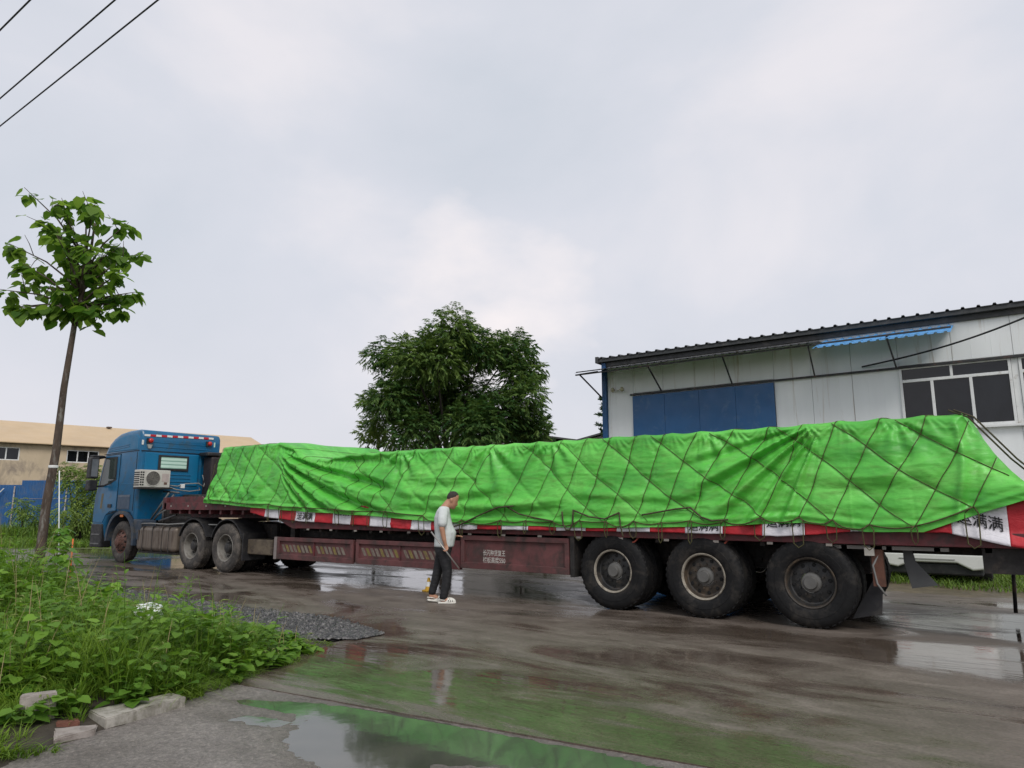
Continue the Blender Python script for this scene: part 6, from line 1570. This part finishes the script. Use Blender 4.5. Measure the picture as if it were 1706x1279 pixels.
rod = MB(); rod.tube([(-.195, -.20, 1.045), (.225, -.265, .515)], .011, 8)
ro = rod.obj('metal_rod', mat('bare steel rod', (.36, .34, .32), .4, metal=.6), None, smooth=True)
ro.matrix_world = Matrix.Translation((-3.71, -.81, 0)) @ Matrix.Rotation(TH + .10, 4, 'Z'); tag(ro, 'thin metal rod held low in the right hand of the person', 'rod')

# ------------------------------------------------------------------ small cone under the trailer
cn = empty('traffic_cone', (-4.87, .14, 0)); tag(cn, 'small yellow and white cone standing under the trailer', 'cone')
M_CY = mat('yellow plastic', (.62, .36, .03), .5); 
MB().box(-4.95, -4.79, .06, .22, 0, .025).obj('base', M_CY, cn, bevel=.006)
MB().lathe([(.062, .025), (.050, .08)], (-4.87, .14, 0), 'Z', 16).obj('lower_band', M_CY, cn, smooth=True); MB().lathe([(.050, .08), (.034, .155)], (-4.87, .14, 0), 'Z', 16).obj('middle_band', M_WHITE, cn, smooth=True); MB().lathe([(.034, .155), (.020, .22), (.0, .225)], (-4.87, .14, 0), 'Z', 16).obj('tip', M_CY, cn, smooth=True)

# ------------------------------------------------------------------ white car parked behind the trailer
M_CAR = mat('white car paint', (.70, .70, .67), .25, var=.04, coat=.5)
car = empty('parked_car', (2.0, 8.3, 0)); tag(car, 'white car parked behind the tail of the trailer, only its bumper showing', 'car')
cx0, cx1, cy0, cy1 = 1.18, 2.86, 6.05, 10.25
side = [(cy0 + .02, .42), (cy0, .62), (cy0 + .04, .95), (cy0 + .10, 1.02), (cy0 + .55, 1.44), (cy0 + 1.0, 1.50), (cy0 + 2.0, 1.48), (cy0 + 2.95, 1.02), (cy1 - .3, .92), (cy1 - .02, .72), (cy1, .45), (cy1 - .1, .30), (cy0 + .2, .30)]
def loftx(prof, xs_in, name, m, parent, **k):
    P_ = np.array(prof); nx = np.roll(P_, -1, 0); pv = np.roll(P_, 1, 0); e1 = nrm(P_ - pv); e2 = nrm(nx - P_); nr = nrm(np.stack([-(e1 + e2)[:, 1], (e1 + e2)[:, 0]], 1))
    if .5 * np.sum(P_[:, 0] * nx[:, 1] - nx[:, 0] * P_[:, 1]) < 0: nr = -nr
    n = len(P_); V_ = []; F_ = []
    for x, ins in xs_in: V_ += [(x, q[0], q[1]) for q in P_ + nr * ins]
    for i in range(len(xs_in) - 1):
        for j in range(n): F_.append((i * n + j, i * n + (j + 1) % n, (i + 1) * n + (j + 1) % n, (i + 1) * n + j))
    F_ += [tuple(range(n)), tuple((len(xs_in) - 1) * n + j for j in range(n))]
    return MB().add(V_, F_).obj(name, m, parent, **k)
loftx(side, [(cx0, .14), (cx0 + .03, .06), (cx0 + .10, .015), (cx0 + .2, 0), (cx1 - .2, 0), (cx1 - .10, .015), (cx1 - .03, .06), (cx1, .14)], 'body', M_CAR, car, angle=35)
bp = MB(); bp.prism([(cx0 + .05, .36), (cx0 + .02, .58), (cx1 - .02, .58), (cx1 - .03, .33), (cx1 - .25, .30), (cx1 - .48, .42), (cx0 + .5, .42), (cx0 + .27, .32)], 'Y', cy0 - .10, cy0 + .12)
bp.obj('bumper', M_CAR, car, bevel=.035, seg=3)
MB().box(cx0 + .3, cx1 - .5, cy0 - .112, cy0 - .09, .475, .487).obj('bumper_crease', mat('grey crease', (.28, .28, .27), .5), car)
MB().box(cx0 + .08, cx1 - .1, cy0 - .04, cy0 + .3, .20, .40).obj('lower_valance', M_PLAST, car, bevel=.03)
MB().prism([(cy0 + .16, 1.03), (cy0 + .58, 1.41), (cy0 + .60, 1.40), (cy0 + .18, 1.02)], 'X', cx0 + .22, cx1 - .22).obj('rear_window', M_GLASS, car)
for a, b_ in ((cy0 + .7, cy0 + 1.55), (cy0 + 1.62, cy0 + 2.5)):
    for xx in (cx0 + .004, cx1 - .012): MB().prism([(a, 1.05), (a + .08, 1.38), (b_ - .05, 1.38), (b_, 1.05)], 'X', xx, xx + .008).obj('side_window', M_GLASS, car)
for xx in (cx0 + .08, cx1 - .36): MB().box(xx, xx + .28, cy0 - .012, cy0 + .1, .74, .92).obj('tail_light', M_LAMP, car, bevel=.02)
for yy in (cy0 + .75, cy1 - .85):
    for xx, fl in ((cx0 + .0, 1), (cx1 - .0, -1)):
        w_ = bpy.data.objects.new('wheel', None); w_.location = (xx, yy, .30); put(w_, car)
        MB().lathe([(.17, .02), (.20, .0), (.27, .0), (.30, .03), (.30, .17), (.27, .2), (.17, .19)] if fl > 0 else [(.17, -.02), (.20, 0), (.27, 0), (.30, -.03), (.30, -.17), (.27, -.2), (.17, -.19)], (0, 0, 0), 'X', 28).obj('tyre', M_TYRE, w_, smooth=True, keep=False)
        MB().lathe([(.0, .03 * fl), (.10, .03 * fl), (.17, .02 * fl), (.17, .15 * fl)], (0, 0, 0), 'X', 24).obj('rim', mat('alloy', (.35, .35, .35), .35, metal=.7), w_, smooth=True, keep=False)
